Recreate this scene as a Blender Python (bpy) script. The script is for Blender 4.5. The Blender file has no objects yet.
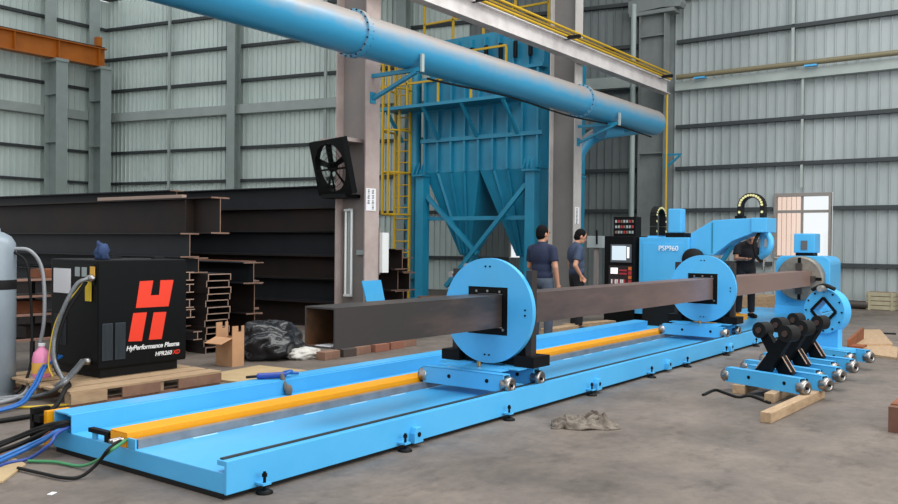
import bpy, bmesh, math, random
from mathutils import Vector, Matrix
import numpy as np
random.seed(7)
S = bpy.context.scene
COL = S.collection
PI = math.pi
# ------------------------------------------------------------------ camera
IW, IH, CX, CY = 898, 504, 449.0, 252.0
V1, V2 = (1080.0, 250.0), (-700.0, 232.0)          # vanishing points of the bed axis (X) and across it (Y)
FPX = math.sqrt(-((V1[0]-CX)*(V2[0]-CX)+(V1[1]-CY)*(V2[1]-CY)))
def _dir(v): return Vector(((v[0]-CX)/FPX, -(v[1]-CY)/FPX, -1.0)).normalized()
_a, _b = _dir(V1), _dir(V2); _c = _a.cross(_b).normalized()
RM = Matrix((_a, _b, _c))
CAM = Vector((0, 0, 1.45))
cd = bpy.data.cameras.new('camera'); cam = bpy.data.objects.new('camera', cd); COL.objects.link(cam)
cam.matrix_world = Matrix.Translation(CAM) @ RM.to_4x4()
cd.sensor_width = 36; cd.lens = FPX*36/IW; cd.clip_end = 200
S.camera = cam
def ray(x, y): return RM @ Vector(((x-CX)/FPX, -(y-CY)/FPX, -1.0))
def onz(x, y, z=0): r = ray(x, y); return CAM + r*((z-CAM.z)/r.z)
def onx(x, y, X): r = ray(x, y); return CAM + r*(X/r.x)
def ony(x, y, Y): r = ray(x, y); return CAM + r*(Y/r.y)
# ------------------------------------------------------------------ light
w = bpy.data.worlds.new('world'); S.world = w; w.use_nodes = True
w.node_tree.nodes['Background'].inputs[0].default_value = (0.93, 0.97, 1.0, 1)
w.node_tree.nodes['Background'].inputs[1].default_value = 0.90
def area(name, loc, target, sx, sy, power, color):
    l = bpy.data.lights.new(name, 'AREA'); l.shape = 'RECTANGLE'; l.size = sx; l.size_y = sy
    l.energy = power; l.color = color
    o = bpy.data.objects.new(name, l); COL.objects.link(o); o.location = loc
    o.rotation_euler = (Vector(target)-Vector(loc)).to_track_quat('-Z', 'Y').to_euler(); return o
area('door_daylight', (6, -9, 5.0), (10, 8, 0.5), 16, 7, 1150, (1.0, 0.98, 0.95))
area('overhead_fill', (9, 2.5, 12.0), (9.5, 4.5, 0), 18, 6, 1500, (1.0, 0.99, 0.97))  # added overhead lamp that brightens upward faces
vs = S.view_settings
vs.view_transform = 'Standard'; vs.look = 'None'; vs.exposure = 0.16; vs.gamma = 1; vs.use_curve_mapping = False
# ------------------------------------------------------------------ materials
MATS = {}
def srgb(h):
    c = [int(h[i:i+2], 16)/255 for i in (0, 2, 4)]
    return tuple(x/12.92 if x <= .04045 else ((x+.055)/1.055)**2.4 for x in c)
def mat(name, col, rough=.5, metal=0, col2=None, scale=3.0, amount=.5, bump=0, bscale=40, stretch=(1, 1, 1), spec=.5, trans=0, alpha=1, emit=0):
    if name in MATS: return MATS[name]
    m = bpy.data.materials.new(name); m.use_nodes = True; nt = m.node_tree; N = nt.nodes; L = nt.links
    p = N['Principled BSDF']
    c = srgb(col) if isinstance(col, str) else col
    p.inputs['Base Color'].default_value = (*c, 1); p.inputs['Roughness'].default_value = rough
    p.inputs['Metallic'].default_value = metal; p.inputs['Specular IOR Level'].default_value = spec
    p.inputs['Transmission Weight'].default_value = trans
    if emit: p.inputs['Emission Color'].default_value = (*c, 1); p.inputs['Emission Strength'].default_value = emit
    if col2 or bump:
        tc = N.new('ShaderNodeTexCoord'); mp = N.new('ShaderNodeMapping'); mp.inputs['Scale'].default_value = stretch
        L.new(tc.outputs['Object'], mp.inputs[0])
    if col2:
        c2 = srgb(col2)
        n = N.new('ShaderNodeTexNoise'); n.inputs['Scale'].default_value = scale; n.inputs['Detail'].default_value = 8; n.inputs['Roughness'].default_value = .65
        L.new(mp.outputs[0], n.inputs[0])
        r = N.new('ShaderNodeValToRGB'); r.color_ramp.elements[0].position = .5-.22*(1.2-amount); r.color_ramp.elements[1].position = .5+.32*(1.2-amount)+.05
        r.color_ramp.elements[0].color = (*c, 1); r.color_ramp.elements[1].color = (*c2, 1)
        L.new(n.outputs[0], r.inputs[0]); L.new(r.outputs[0], p.inputs['Base Color'])
    if bump:
        n2 = N.new('ShaderNodeTexNoise'); n2.inputs['Scale'].default_value = bscale; n2.inputs['Detail'].default_value = 5
        L.new(mp.outputs[0], n2.inputs[0])
        b = N.new('ShaderNodeBump'); b.inputs['Strength'].default_value = bump; b.inputs['Distance'].default_value = .02
        L.new(n2.outputs[0], b.inputs['Height']); L.new(b.outputs[0], p.inputs['Normal'])
    MATS[name] = m; return m
BLUE = mat('machine_blue', '49abe3', .34, 0, '55b4e9', 2.0, .5)
BLUED = mat('collector_blue', '1f8cae', .42, 0, '19779a', 1.2, .6)
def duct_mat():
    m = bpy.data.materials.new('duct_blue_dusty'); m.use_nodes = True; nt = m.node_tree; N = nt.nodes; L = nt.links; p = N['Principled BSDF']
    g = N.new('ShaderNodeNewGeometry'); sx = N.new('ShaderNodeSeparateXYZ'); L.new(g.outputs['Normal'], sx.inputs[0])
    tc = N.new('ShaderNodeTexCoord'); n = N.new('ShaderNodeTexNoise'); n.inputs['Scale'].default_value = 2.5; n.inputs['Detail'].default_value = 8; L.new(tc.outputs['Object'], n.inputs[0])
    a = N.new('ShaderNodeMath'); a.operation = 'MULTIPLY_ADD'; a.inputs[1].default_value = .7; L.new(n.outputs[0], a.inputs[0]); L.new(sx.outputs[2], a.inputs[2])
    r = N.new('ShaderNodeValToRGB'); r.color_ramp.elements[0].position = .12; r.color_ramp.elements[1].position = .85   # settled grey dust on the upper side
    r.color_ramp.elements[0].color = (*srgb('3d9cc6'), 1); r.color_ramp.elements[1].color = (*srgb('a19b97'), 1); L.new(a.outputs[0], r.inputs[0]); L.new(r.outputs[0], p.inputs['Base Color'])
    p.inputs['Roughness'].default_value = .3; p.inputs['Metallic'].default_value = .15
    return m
PIPEB = duct_mat()
YEL = mat('safety_yellow', 'f2a400', .4, 0, 'e59a00', 2, .5)
YELR = mat('rail_yellow', 'c9a21c', .5)
ORG = mat('crane_orange', 'b9680c', .55, 0, 'a05608', 2, .5)
BLK = mat('black_paint', '0b0c0d', .5, spec=.15)
BLKR = mat('black_rubber', '131313', .65, spec=.25)
CHR = mat('chrome', 'a9a6a3', .32, 1, '8d8986', 12, .6)
STEEL = mat('mill_steel', '4b4643', .5, .35, '5e4c44', 2.2, .7, .08, 25)
def tube_mat():
    m = bpy.data.materials.new('tube_steel'); m.use_nodes = True; nt = m.node_tree; N = nt.nodes; L = nt.links; p = N['Principled BSDF']
    tc = N.new('ShaderNodeTexCoord'); sx = N.new('ShaderNodeSeparateXYZ'); L.new(tc.outputs['Object'], sx.inputs[0])
    n = N.new('ShaderNodeTexNoise'); n.inputs['Scale'].default_value = 2.2; n.inputs['Detail'].default_value = 9; n.inputs['Roughness'].default_value = .7
    mp = N.new('ShaderNodeMapping'); mp.inputs['Scale'].default_value = (.5, 2.5, 2.5); L.new(tc.outputs['Object'], mp.inputs[0]); L.new(mp.outputs[0], n.inputs[0])
    ma = N.new('ShaderNodeMath'); ma.operation = 'MULTIPLY_ADD'; ma.inputs[1].default_value = .11; ma.inputs[2].default_value = .12   # mill scale rusts more towards the chuck end
    L.new(sx.outputs[0], ma.inputs[0]); ad = N.new('ShaderNodeMath'); ad.operation = 'ADD'; L.new(ma.outputs[0], ad.inputs[0])
    n_ = N.new('ShaderNodeMath'); n_.operation = 'MULTIPLY'; n_.inputs[1].default_value = .9; L.new(n.outputs[0], n_.inputs[0]); L.new(n_.outputs[0], ad.inputs[1])
    r = N.new('ShaderNodeValToRGB'); r.color_ramp.elements[0].position = .05; r.color_ramp.elements[1].position = 1.0
    r.color_ramp.elements[0].color = (*srgb('3f3b3a'), 1); r.color_ramp.elements[1].color = (*srgb('977a70'), 1); L.new(ad.outputs[0], r.inputs[0]); L.new(r.outputs[0], p.inputs['Base Color'])
    p.inputs['Roughness'].default_value = .38; p.inputs['Metallic'].default_value = .35
    return m
TUBE = tube_mat()
RUST = mat('rusty_inside', '6b4526', .8, 0, '3c2b1d', 4, .7)
BEAM = mat('dark_beam_steel', '231f1f', .6, .1, '33261f', 1.6, .6, spec=.25)
BEAM2 = mat('bluish_beam_steel', '212428', .55, .15, '2b2b2f', 1.6, .5, spec=.25)
BEND = mat('cut_beam_end', '8a6f60', .6, .2, '6a4a3a', 9, .6)
RSTBEAM = mat('rust_orange_steel', '8a4a25', .7, 0, '5f3a22', 5, .6)
RAILG = mat('rail_grey', '8b8c8e', .45, .3, '6d6e71', 6, .6)
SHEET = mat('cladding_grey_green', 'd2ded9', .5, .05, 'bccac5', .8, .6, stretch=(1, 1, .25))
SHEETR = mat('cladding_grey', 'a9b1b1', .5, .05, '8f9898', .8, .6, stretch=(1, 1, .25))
SHEETD = mat('cladding_dark_grey', '7c8484', .55, 0, '5f6666', .8, .6, stretch=(1, 1, .25))  # darker grey tone for the sheets next to the bend
GIRT = mat('girt_dark', '33393b', .6)
GIRTL = mat('girt_light', 'a6b0ac', .55, 0, '959f9c', 2, .5)
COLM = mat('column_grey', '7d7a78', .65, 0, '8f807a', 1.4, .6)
COLP = mat('column_pink_lit', 'b0a19c', .65, 0, '978680', 1.6, .6)
COLG = mat('column_pale_green', '98a4a2', .6, 0, '89958f', 1.5, .5)
COLE = mat('column_dull_green_grey', '7c8382', .6, 0, '6b7170', 1.5, .6)
WOOD = mat('pale_wood', 'b39878', .75, 0, '93785c', 6, .6, .1, 30, (1, 6, 6))
WOODR = mat('reddish_wood', '8c6a56', .8, 0, '6f5244', 6, .6)
CARD = mat('cardboard', 'bd916b', .8, 0, 'ad8360', 4, .5)
PLY = mat('plywood_board', 'b8a079', .75, 0, 'a28a66', 3, .5)
WHITE = mat('white_paint', 'dcdedd', .5)
PAPER = mat('white_paper', 'e3e3e6', .7)
RED = mat('logo_red', 'e8391c', .5)
GREYH = mat('grey_hose', '8f9296', .4)
BLUEH = mat('blue_hose', '1d5fa8', .4)
GREENH = mat('green_hose', '3f8a5a', .45)
REDH = mat('red_hose', '6e3126', .5)
TANK = mat('tank_grey', '8d99a2', .4, .1, '7f8b94', 3, .5)
PINK = mat('pink_fluid', 'e58fb4', .25, 0, 'd877a0', 5, .5)
YLAB = mat('yellow_label', 'dca94a', .6)
SKIN = mat('skin', 'b98468', .55)
HAIR = mat('black_hair', '0b0a0b', .8, spec=.15)
NAVY = mat('navy_cloth', '1b2540', .85, 0, '151d33', 6, .5, .2, 60)
SLATE = mat('slate_cloth', '37445c', .85, 0, '2d384e', 6, .5, .2, 60)
JEAN = mat('grey_jeans', '4c5562', .9, 0, '3f4754', 8, .5)
DARKC = mat('dark_cloth', '17181d', .9, 0, '101116', 6, .5)
BAG = mat('black_plastic_bag', '1b1c1f', .22, 0, None, bump=1.0, bscale=5)
CLOTH = mat('dirty_cloth', '7d746a', .95, 0, '3f352e', 9, .8, .5, 25)
WBAG = mat('white_plastic', 'c9c6bf', .5, 0, 'b3ada4', 6, .5)
GLASS = mat('window_glass', 'ffffff', .05, 0, trans=1)
GLASSP = mat('peach_tint_glass', 'ffe0cd', .05, 0, trans=1)  # peach tint stands in for the bright wall outside
SCR = mat('screen_lit', 'b9c6cf', .3, emit=.6)
SCRW = mat('screen_white', 'f0f0f0', .3, emit=.6)
KEYR = mat('red_keys', 'a83038', .5)
PANELG = mat('panel_grey', '9aa3a3', .6)
ROOF = mat('roof_sheet', '3d4242', .7)
# floor
def floor_mat():
    m = bpy.data.materials.new('concrete_floor'); m.use_nodes = True; nt = m.node_tree; N = nt.nodes; L = nt.links; p = N['Principled BSDF']
    tc = N.new('ShaderNodeTexCoord')
    def noise(s, d, r, st=(1, 1, 1)):
        mp = N.new('ShaderNodeMapping'); mp.inputs['Scale'].default_value = st; L.new(tc.outputs['Object'], mp.inputs[0])
        n = N.new('ShaderNodeTexNoise'); n.inputs['Scale'].default_value = s; n.inputs['Detail'].default_value = d; n.inputs['Roughness'].default_value = r; L.new(mp.outputs[0], n.inputs[0]); return n
    def ramp(n, a, b, ca, cb):
        r = N.new('ShaderNodeValToRGB'); r.color_ramp.elements[0].position = a; r.color_ramp.elements[1].position = b
        r.color_ramp.elements[0].color = (*ca, 1); r.color_ramp.elements[1].color = (*cb, 1); L.new(n.outputs[0], r.inputs[0]); return r
    r1 = ramp(noise(.6, 10, .7), .38, .66, srgb('5a524b'), srgb('81766d'))
    r2 = ramp(noise(2.3, 8, .75, (1, 1.6, 1)), .52, .70, (1, 1, 1), (.50, .48, .46))
    r3 = ramp(noise(14, 6, .7), .35, .75, (.80, .80, .80), (1.08, 1.06, 1.04))
    mx = N.new('ShaderNodeMix'); mx.data_type = 'RGBA'; mx.blend_type = 'MULTIPLY'; mx.inputs[0].default_value = .8
    L.new(r1.outputs[0], mx.inputs[6]); L.new(r2.outputs[0], mx.inputs[7])
    m2 = N.new('ShaderNodeMix'); m2.data_type = 'RGBA'; m2.blend_type = 'MULTIPLY'; m2.inputs[0].default_value = .9
    L.new(mx.outputs[2], m2.inputs[6]); L.new(r3.outputs[0], m2.inputs[7]); L.new(m2.outputs[2], p.inputs['Base Color'])
    rr = ramp(noise(1.5, 6, .6), .3, .7, (.45, .45, .45), (.8, .8, .8)); L.new(rr.outputs[0], p.inputs['Roughness'])
    b = N.new('ShaderNodeBump'); b.inputs['Strength'].default_value = .12; b.inputs['Distance'].default_value = .01
    L.new(noise(30, 5, .6).outputs[0], b.inputs['Height']); L.new(b.outputs[0], p.inputs['Normal'])
    return m
FLOOR = floor_mat()
# ------------------------------------------------------------------ mesh helpers
WORLD = {}
def root_of(o):
    while o.parent: o = o.parent
    return o
class MB:
    def __init__(s): s.v = []; s.f = []; s.sm = []; s.mi = []
    def add(s, vs, fs, smooth=False, mi=0):
        n = len(s.v); s.v += [tuple(v) for v in vs]
        for f in fs: s.f.append([i+n for i in f]); s.sm.append(smooth); s.mi.append(mi)
        return s
    def box(s, x0, y0, z0, x1, y1, z1, mi=0):
        v = [(x0, y0, z0), (x1, y0, z0), (x1, y1, z0), (x0, y1, z0), (x0, y0, z1), (x1, y0, z1), (x1, y1, z1), (x0, y1, z1)]
        return s.add(v, [(3, 2, 1, 0), (4, 5, 6, 7), (0, 1, 5, 4), (1, 2, 6, 5), (2, 3, 7, 6), (3, 0, 4, 7)], mi=mi)
    def obox(s, c, size, rot=(0, 0, 0), mi=0):
        from mathutils import Euler
        e = Euler(rot).to_matrix(); c = Vector(c); h = [q/2 for q in size]
        v = [c+e@Vector((a*h[0], b*h[1], d*h[2])) for d in (-1, 1) for a, b in ((-1, -1), (1, -1), (1, 1), (-1, 1))]
        return s.add(v, [(3, 2, 1, 0), (4, 5, 6, 7), (0, 1, 5, 4), (1, 2, 6, 5), (2, 3, 7, 6), (3, 0, 4, 7)], mi=mi)
    def bar(s, p, q, wd, ht, up=(0, 0, 1)):
        p = Vector(p); q = Vector(q); d = (q-p).normalized(); u = Vector(up)
        if abs(d.dot(u)) > .98: u = Vector((1, 0, 0))
        r = d.cross(u).normalized(); u = r.cross(d)
        v = []
        for e in (p, q):
            for a, b in ((-1, -1), (1, -1), (1, 1), (-1, 1)): v.append(e+r*a*wd/2+u*b*ht/2)
        return s.add(v, [(3, 2, 1, 0), (4, 5, 6, 7), (0, 1, 5, 4), (1, 2, 6, 5), (2, 3, 7, 6), (3, 0, 4, 7)])
    def cyl(s, p, q, r, n=16, r2=None, caps=True, smooth=True):
        p = Vector(p); q = Vector(q); d = (q-p).normalized(); r2 = r if r2 is None else r2
        u = Vector((0, 0, 1)) if abs(d.z) < .9 else Vector((1, 0, 0)); a = d.cross(u).normalized(); b = d.cross(a)
        v = [p+(a*math.cos(t)+b*math.sin(t))*r for t in [2*PI*i/n for i in range(n)]]+[q+(a*math.cos(t)+b*math.sin(t))*r2 for t in [2*PI*i/n for i in range(n)]]
        s.add(v, [(i, (i+1) % n, n+(i+1) % n, n+i) for i in range(n)], smooth)
        if caps: s.add(v[:n], [tuple(range(n))[::-1]]); s.add(v[n:], [tuple(range(n))])
        return s
    def tube(s, pts, r, n=8, closed=False):
        pts = [Vector(p) for p in pts]; m = len(pts); V = []; pa = None
        for i, p in enumerate(pts):
            d = (pts[min(i+1, m-1)]-pts[max(i-1, 0)]).normalized()
            if pa is None: u = Vector((0, 0, 1)) if abs(d.z) < .9 else Vector((1, 0, 0)); a = d.cross(u).normalized()
            else: a = (pa-d*pa.dot(d)).normalized()
            pa = a; b = d.cross(a); V += [p+(a*math.cos(2*PI*k/n)+b*math.sin(2*PI*k/n))*r for k in range(n)]
        F = [(i*n+k, i*n+(k+1) % n, (i+1)*n+(k+1) % n, (i+1)*n+k) for i in range(m-1) for k in range(n)]
        s.add(V, F, True); s.add(V[:n], [tuple(range(n))[::-1]]); s.add(V[-n:], [tuple(range(n))]); return s
    def prism(s, poly, org, u, v, d):
        org, u, v, d = Vector(org), Vector(u), Vector(v), Vector(d); n = len(poly)
        if u.cross(v).dot(d) < 0: poly = poly[::-1]
        A = [org+u*a+v*b for a, b in poly]; B = [p+d for p in A]
        return s.add(A+B, [tuple(range(n))[::-1], tuple(range(n, 2*n))]+[(i, (i+1) % n, n+(i+1) % n, n+i) for i in range(n)])
    def ell(s, c, r, n=16, m=10, rot=None):
        c = Vector(c); V = []; F = []
        rm = rot if rot is not None else Matrix.Identity(3)
        for j in range(1, m):
            t = PI*j/m
            for i in range(n): V.append(c+rm@Vector((r[0]*math.sin(t)*math.cos(2*PI*i/n), r[1]*math.sin(t)*math.sin(2*PI*i/n), r[2]*math.cos(t))))
        V += [c+rm@Vector((0, 0, r[2])), c+rm@Vector((0, 0, -r[2]))]; T, B = len(V)-2, len(V)-1
        for j in range(m-2):
            for i in range(n): F.append((j*n+i, (j+1)*n+i, (j+1)*n+(i+1) % n, j*n+(i+1) % n))
        for i in range(n): F.append((T, i, (i+1) % n)); F.append((B, (m-2)*n+(i+1) % n, (m-2)*n+i))
        return s.add(V, F, True)
    def cap(s, p, q, r, r2=None, n=12):
        r2 = r if r2 is None else r2
        s.cyl(p, q, r, n, r2); s.ell(p, (r, r, r), n, 8); s.ell(q, (r2, r2, r2), n, 8); return s
    def lathe(s, c, prof, n=24, axis='z', smooth=True):
        c = Vector(c); V = []; m = len(prof)
        for r, h in prof:
            for i in range(n):
                a, b = r*math.cos(2*PI*i/n), r*math.sin(2*PI*i/n)
                V.append(c+(Vector((a, b, h)) if axis == 'z' else Vector((h, a, b)) if axis == 'x' else Vector((b, h, a))))
        F = [(j*n+i, j*n+(i+1) % n, (j+1)*n+(i+1) % n, (j+1)*n+i) for j in range(m-1) for i in range(n)]
        s.add(V, F, smooth)
        if prof[0][0] > 1e-5: s.add(V[:n], [tuple(range(n))[::-1]])
        if prof[-1][0] > 1e-5: s.add(V[-n:], [tuple(range(n))])
        return s
    def build(s, name, m, parent=None, bevel=0, **kw):
        off = Vector((0, 0, 0))
        if parent is not None: off = WORLD.get(root_of(parent).name, off)
        me = bpy.data.meshes.new(name); me.from_pydata([tuple(Vector(v)-off) for v in s.v], [], s.f)
        ms = m if isinstance(m, (list, tuple)) else [m]
        for q in ms: me.materials.append(q)
        me.polygons.foreach_set('use_smooth', s.sm); me.polygons.foreach_set('material_index', s.mi); me.update()
        if bevel:
            bm = bmesh.new(); bm.from_mesh(me); bmesh.ops.remove_doubles(bm, verts=bm.verts, dist=1e-5)
            es = [e for e in bm.edges if len(e.link_faces) == 2 and e.calc_face_angle() > .6]
            bmesh.ops.bevel(bm, geom=es, offset=bevel, segments=2, affect='EDGES', profile=.6, clamp_overlap=True)
            bm.to_mesh(me); bm.free()
        o = bpy.data.objects.new(name, me); COL.objects.link(o)
        if parent is not None: o.parent = parent
        for k, v in kw.items(): o[k] = v
        return o
def thing(name, label, cat, loc=(0, 0, 0), rotz=0, group=None, world=True):
    o = bpy.data.objects.new(name, None); COL.objects.link(o); o.location = loc; o.rotation_euler = (0, 0, rotz)
    o['label'] = label; o['category'] = cat; o.empty_display_size = .1
    if group: o['group'] = group
    if world: WORLD[o.name] = Vector(loc)
    return o
def tag(o, label, cat, group=None):
    o['label'] = label; o['category'] = cat
    if group: o['group'] = group
    # put the origin at the thing's base
    me = o.data; co = np.empty(len(me.vertices)*3); me.vertices.foreach_get('co', co); co = co.reshape(-1, 3)
    c = (co.min(0)+co.max(0))/2; c[2] = co[:, 2].min(); me.vertices.foreach_set('co', (co-c).ravel()); me.update()
    o.location = Vector(o.location)+Vector(c)
    return o
def struct(o): o['kind'] = 'structure'; return o
def sroot(name, loc=(0, 0, 0)):
    o = bpy.data.objects.new(name, None); COL.objects.link(o); o.location = loc; o['kind'] = 'structure'; return o
def dup(o, parent=None, **kw):
    c = o.copy(); COL.objects.link(c)
    if parent is not None: c.parent = parent
    for k, v in kw.items():
        if k in ('label', 'group'): c[k] = v
        else: setattr(c, k, v)
    for ch in list(o.children): dup(ch, c)
    return c
def smooth_path(pts, sub=8):
    P = [Vector(p) for p in pts]; P = [P[0]*2-P[1]]+P+[P[-1]*2-P[-2]]; out = []
    for i in range(1, len(P)-2):
        for k in range(sub):
            t = k/sub; a, b, c, d = P[i-1:i+3]
            out.append(.5*((2*b)+(c-a)*t+(2*a-5*b+4*c-d)*t*t+(3*b-a-3*c+d)*t**3))
    out.append(P[-2]); return out
def text_mesh(txt, name, m, parent, org, u, v, size, shear=0, depth=.004, bold=0):
    c = bpy.data.curves.new(name, 'FONT'); c.body = txt; c.size = size; c.extrude = depth/2; c.shear = shear; c.offset = bold
    t = bpy.data.objects.new(name+'_tmp', c); COL.objects.link(t); bpy.context.view_layer.update()
    me = bpy.data.meshes.new_from_object(t.evaluated_get(bpy.context.evaluated_depsgraph_get()))
    bpy.data.objects.remove(t); bpy.data.curves.remove(c)
    u, v = Vector(u).normalized(), Vector(v).normalized(); nrm = u.cross(v)
    off = WORLD.get(root_of(parent).name, Vector((0, 0, 0)))
    for q in me.vertices: q.co = Vector(org)-off+u*q.co.x+v*q.co.y+nrm*q.co.z
    me.materials.clear(); me.materials.append(m)
    o = bpy.data.objects.new(name, me); COL.objects.link(o); o.parent = parent; return o
def hpoly(h, b, tf, tw):   # upright H: height v, flange width u
    return [(-b/2, 0), (b/2, 0), (b/2, tf), (tw/2, tf), (tw/2, h-tf), (b/2, h-tf), (b/2, h), (-b/2, h), (-b/2, h-tf), (-tw/2, h-tf), (-tw/2, tf), (-b/2, tf)]
# ================================================================== SETTING
FL = MB().box(-14, -16, -.2, 24, 34, 0).build('floor', FLOOR); struct(FL)
ANG = math.radians(12); BEND_P = Vector((23, 9.2, 0)); LD = Vector((-math.sin(ANG), math.cos(ANG), 0)); LN = Vector((-math.cos(ANG), -math.sin(ANG), 0))
LLEN = 21.5; CORNER = BEND_P+LD*LLEN            # about (18.5, 30.2)
GZ = [1.01, 2.44, 3.6, 4.76, 7.12, 8.33, 9.49]; BZ = 5.93; TOPZ = 10.6
def sheet(par, org, d, nrm, wd, z0, z1, m, pitch):
    """one ribbed cladding sheet: ribs stand out towards the room"""
    n = max(1, round(wd/pitch)); p = wd/n; prof = []
    for i in range(n):
        prof += [(i*p, 0), (i*p+p*.84, 0), (i*p+p*.87, .045), (i*p+p*.97, .045)]
    prof.append((wd, 0))
    prof += [(wd, -.012), (0, -.012)]
    b = MB(); org = Vector(org); u = Vector(d); v = Vector(nrm)
    A = [org+u*a+v*c+Vector((0, 0, z0)) for a, c in prof]; B = [q+Vector((0, 0, z1-z0)) for q in A]; k = len(A)
    fl = u.cross(v).z < 0
    fs = [(i, (i+1) % k, k+(i+1) % k, k+i) for i in range(k)]+[tuple(range(k))[::-1], tuple(range(k, 2*k))]
    if fl: fs = [f[::-1] for f in fs]
    b.add(A+B, fs); return b.build('cladding_sheet', m, par)
def girts(par, org, d, nrm, ln, zs, name='girt', hh=.1, dep=.14, m=None):
    org = Vector(org); d = Vector(d); nrm = Vector(nrm)
    for z in zs:
        MB().prism([(.04, -hh/2), (.04+dep, -hh/2), (.04+dep, hh/2), (.04, hh/2)], org+Vector((0, 0, z)), nrm, (0, 0, 1), d*ln).build(name, m or GIRT, par)
def cchannel(par, org, d, nrm, ln, z, h=.32, dep=.3, name='tie_beam', m=None):
    org = Vector(org)+Vector((0, 0, z)); t = .03
    MB().prism([(.05, 0), (.05+dep, 0), (.05+dep, h), (.05, h), (.05, h-t), (.05+dep-t, h-t), (.05+dep-t, t), (.05, t)], org, Vector(nrm), (0, 0, 1), Vector(d)*ln).build(name, m or GIRTL, par)
# end wall behind the machine (X = 23), window hole Y 5.02..6.43, z 1.16..2.85
we = sroot('wall_end')
ys = [-13, -11.6, -10.2, -8.8, -7.4, -6, -4.6, -3.2, -1.8, -.4, 1, 2.4, 3.75, 5.02, 6.43, 7.85, 9.2]
for a, b in zip(ys[:-1], ys[1:]):
    if abs(a-5.02) < .01:
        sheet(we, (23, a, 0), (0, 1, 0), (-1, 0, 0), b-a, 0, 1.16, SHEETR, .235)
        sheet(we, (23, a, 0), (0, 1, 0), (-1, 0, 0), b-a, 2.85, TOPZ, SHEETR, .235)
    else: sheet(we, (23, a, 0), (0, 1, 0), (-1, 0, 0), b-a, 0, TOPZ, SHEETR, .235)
girts(we, (23, -13, 0), (0, 1, 0), (-1, 0, 0), 22.1, [3.6, 4.76, 7.12, 8.33, 9.49])
for z in (1.01, 2.44):
    girts(we, (23, -13, 0), (0, 1, 0), (-1, 0, 0), 17.98, [z]); girts(we, (23, 6.47, 0), (0, 1, 0), (-1, 0, 0), 2.63, [z])
cchannel(we, (23, -13, 0), (0, 1, 0), (-1, 0, 0), 22.1, 5.75, .24, .22)
for z0, z1 in ((2.95, 3.55), (3.65, 4.71), (4.81, 5.75)):
    MB().box(22.78, 5.70, z0+.02, 22.83, 5.76, z1).build('sag_rod', GIRTL, we)
for z0, z1 in ((7.17, 8.28), (6.0, 7.07), (8.38, 9.44)): MB().box(22.78, 5.95, z0, 22.83, 6.02, z1).build('sag_rod', GIRTL, we)
MB().tube([(22.62, -13, 6.1), (22.62, 9.0, 6.1)], .07, 12).build('conduit', mat('conduit_tan', '7a7259', .5), we)
for y in (8.2, 5.35): MB().box(22.56, y, 6.0, 22.72, y+.3, 6.04).build('pipe_clamp', BLUE, we)
# window in the end wall
wi = sroot('window_1', (22.95, 5.725, 1.16)); WORLD['window_1'] = Vector(wi.location)
y0, y1, z0, z1 = 5.03, 6.42, 1.17, 2.84; fr = mat('window_frame', '8a8580', .5)
MB().box(22.86, y0, z0, 23.0, y0+.06, z1).box(22.86, y1-.06, z0, 23.0, y1, z1).box(22.86, y0+.06, z0, 23.0, y1-.06, z0+.06).box(22.86, y0+.06, z1-.09, 23, y1-.06, z1).build('window_frame', fr, wi)
MB().box(22.88, y0+.06, 2.33, 22.98, y1-.06, 2.40).build('transom_bar', fr, wi)
for a, b in ((1.23, 2.33), (2.40, 2.75)):
    MB().box(22.89, 5.71, a, 22.97, 5.76, b).build('mullion', fr, wi)
    for c, d in ((5.09, 5.71), (5.76, 6.36)): MB().box(22.93, c, a, 22.936, d, b).build('pane', GLASS if c < 5.5 else GLASSP, wi)
    for k in range(1, 5): MB().box(22.945, 5.76+k*.12, a, 22.955, 5.768+k*.12, b).build('grid_bar', mat('grid_tan', 'b08c78', .6), wi)  # thin bars stand in for the grid on the wall outside
# left part of the end wall, bent by 12 degrees, small window low behind the dust collector
wl = sroot('wall_back')
wy0, wy1 = 4.0, 4.9
n = 16; edges = [0, 1.3, 2.65, wy0, wy1]+[wy1+(LLEN-wy1)*(i+1)/12 for i in range(12)]
for a, b in zip(edges[:-1], edges[1:]):
    og = BEND_P+LD*a
    if a == wy0:
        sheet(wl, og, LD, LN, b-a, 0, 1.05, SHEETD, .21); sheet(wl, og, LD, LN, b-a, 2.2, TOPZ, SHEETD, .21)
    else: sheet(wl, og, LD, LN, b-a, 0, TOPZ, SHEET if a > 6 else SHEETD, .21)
girts(wl, BEND_P+LD*.2, LD, LN, LLEN-.2, [z for z in GZ if z > 2.3]); girts(wl, BEND_P+LD*(wy1+.05), LD, LN, LLEN-wy1-.05, [1.01])
cchannel(wl, BEND_P+LD*.9, LD, LN, LLEN-.9, 5.93)
w2 = sroot('window_2')
og = BEND_P+LN*.02
def lbox(b, a0, a1, d0, d1, z0, z1):
    return b.prism([(a0, z0), (a1, z0), (a1, z1), (a0, z1)], BEND_P+LN*d0, LD, (0, 0, 1), LN*(d1-d0))
lbox(MB(), wy0+.01, wy0+.06, 0, .08, 1.06, 2.19).build('window_frame', fr, w2)
lbox(MB(), wy1-.06, wy1-.01, 0, .08, 1.06, 2.19).build('window_frame', fr, w2)
lbox(MB(), wy0+.06, wy1-.06, .03, .036, 1.06, 2.19).build('pane', GLASS, w2)
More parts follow.
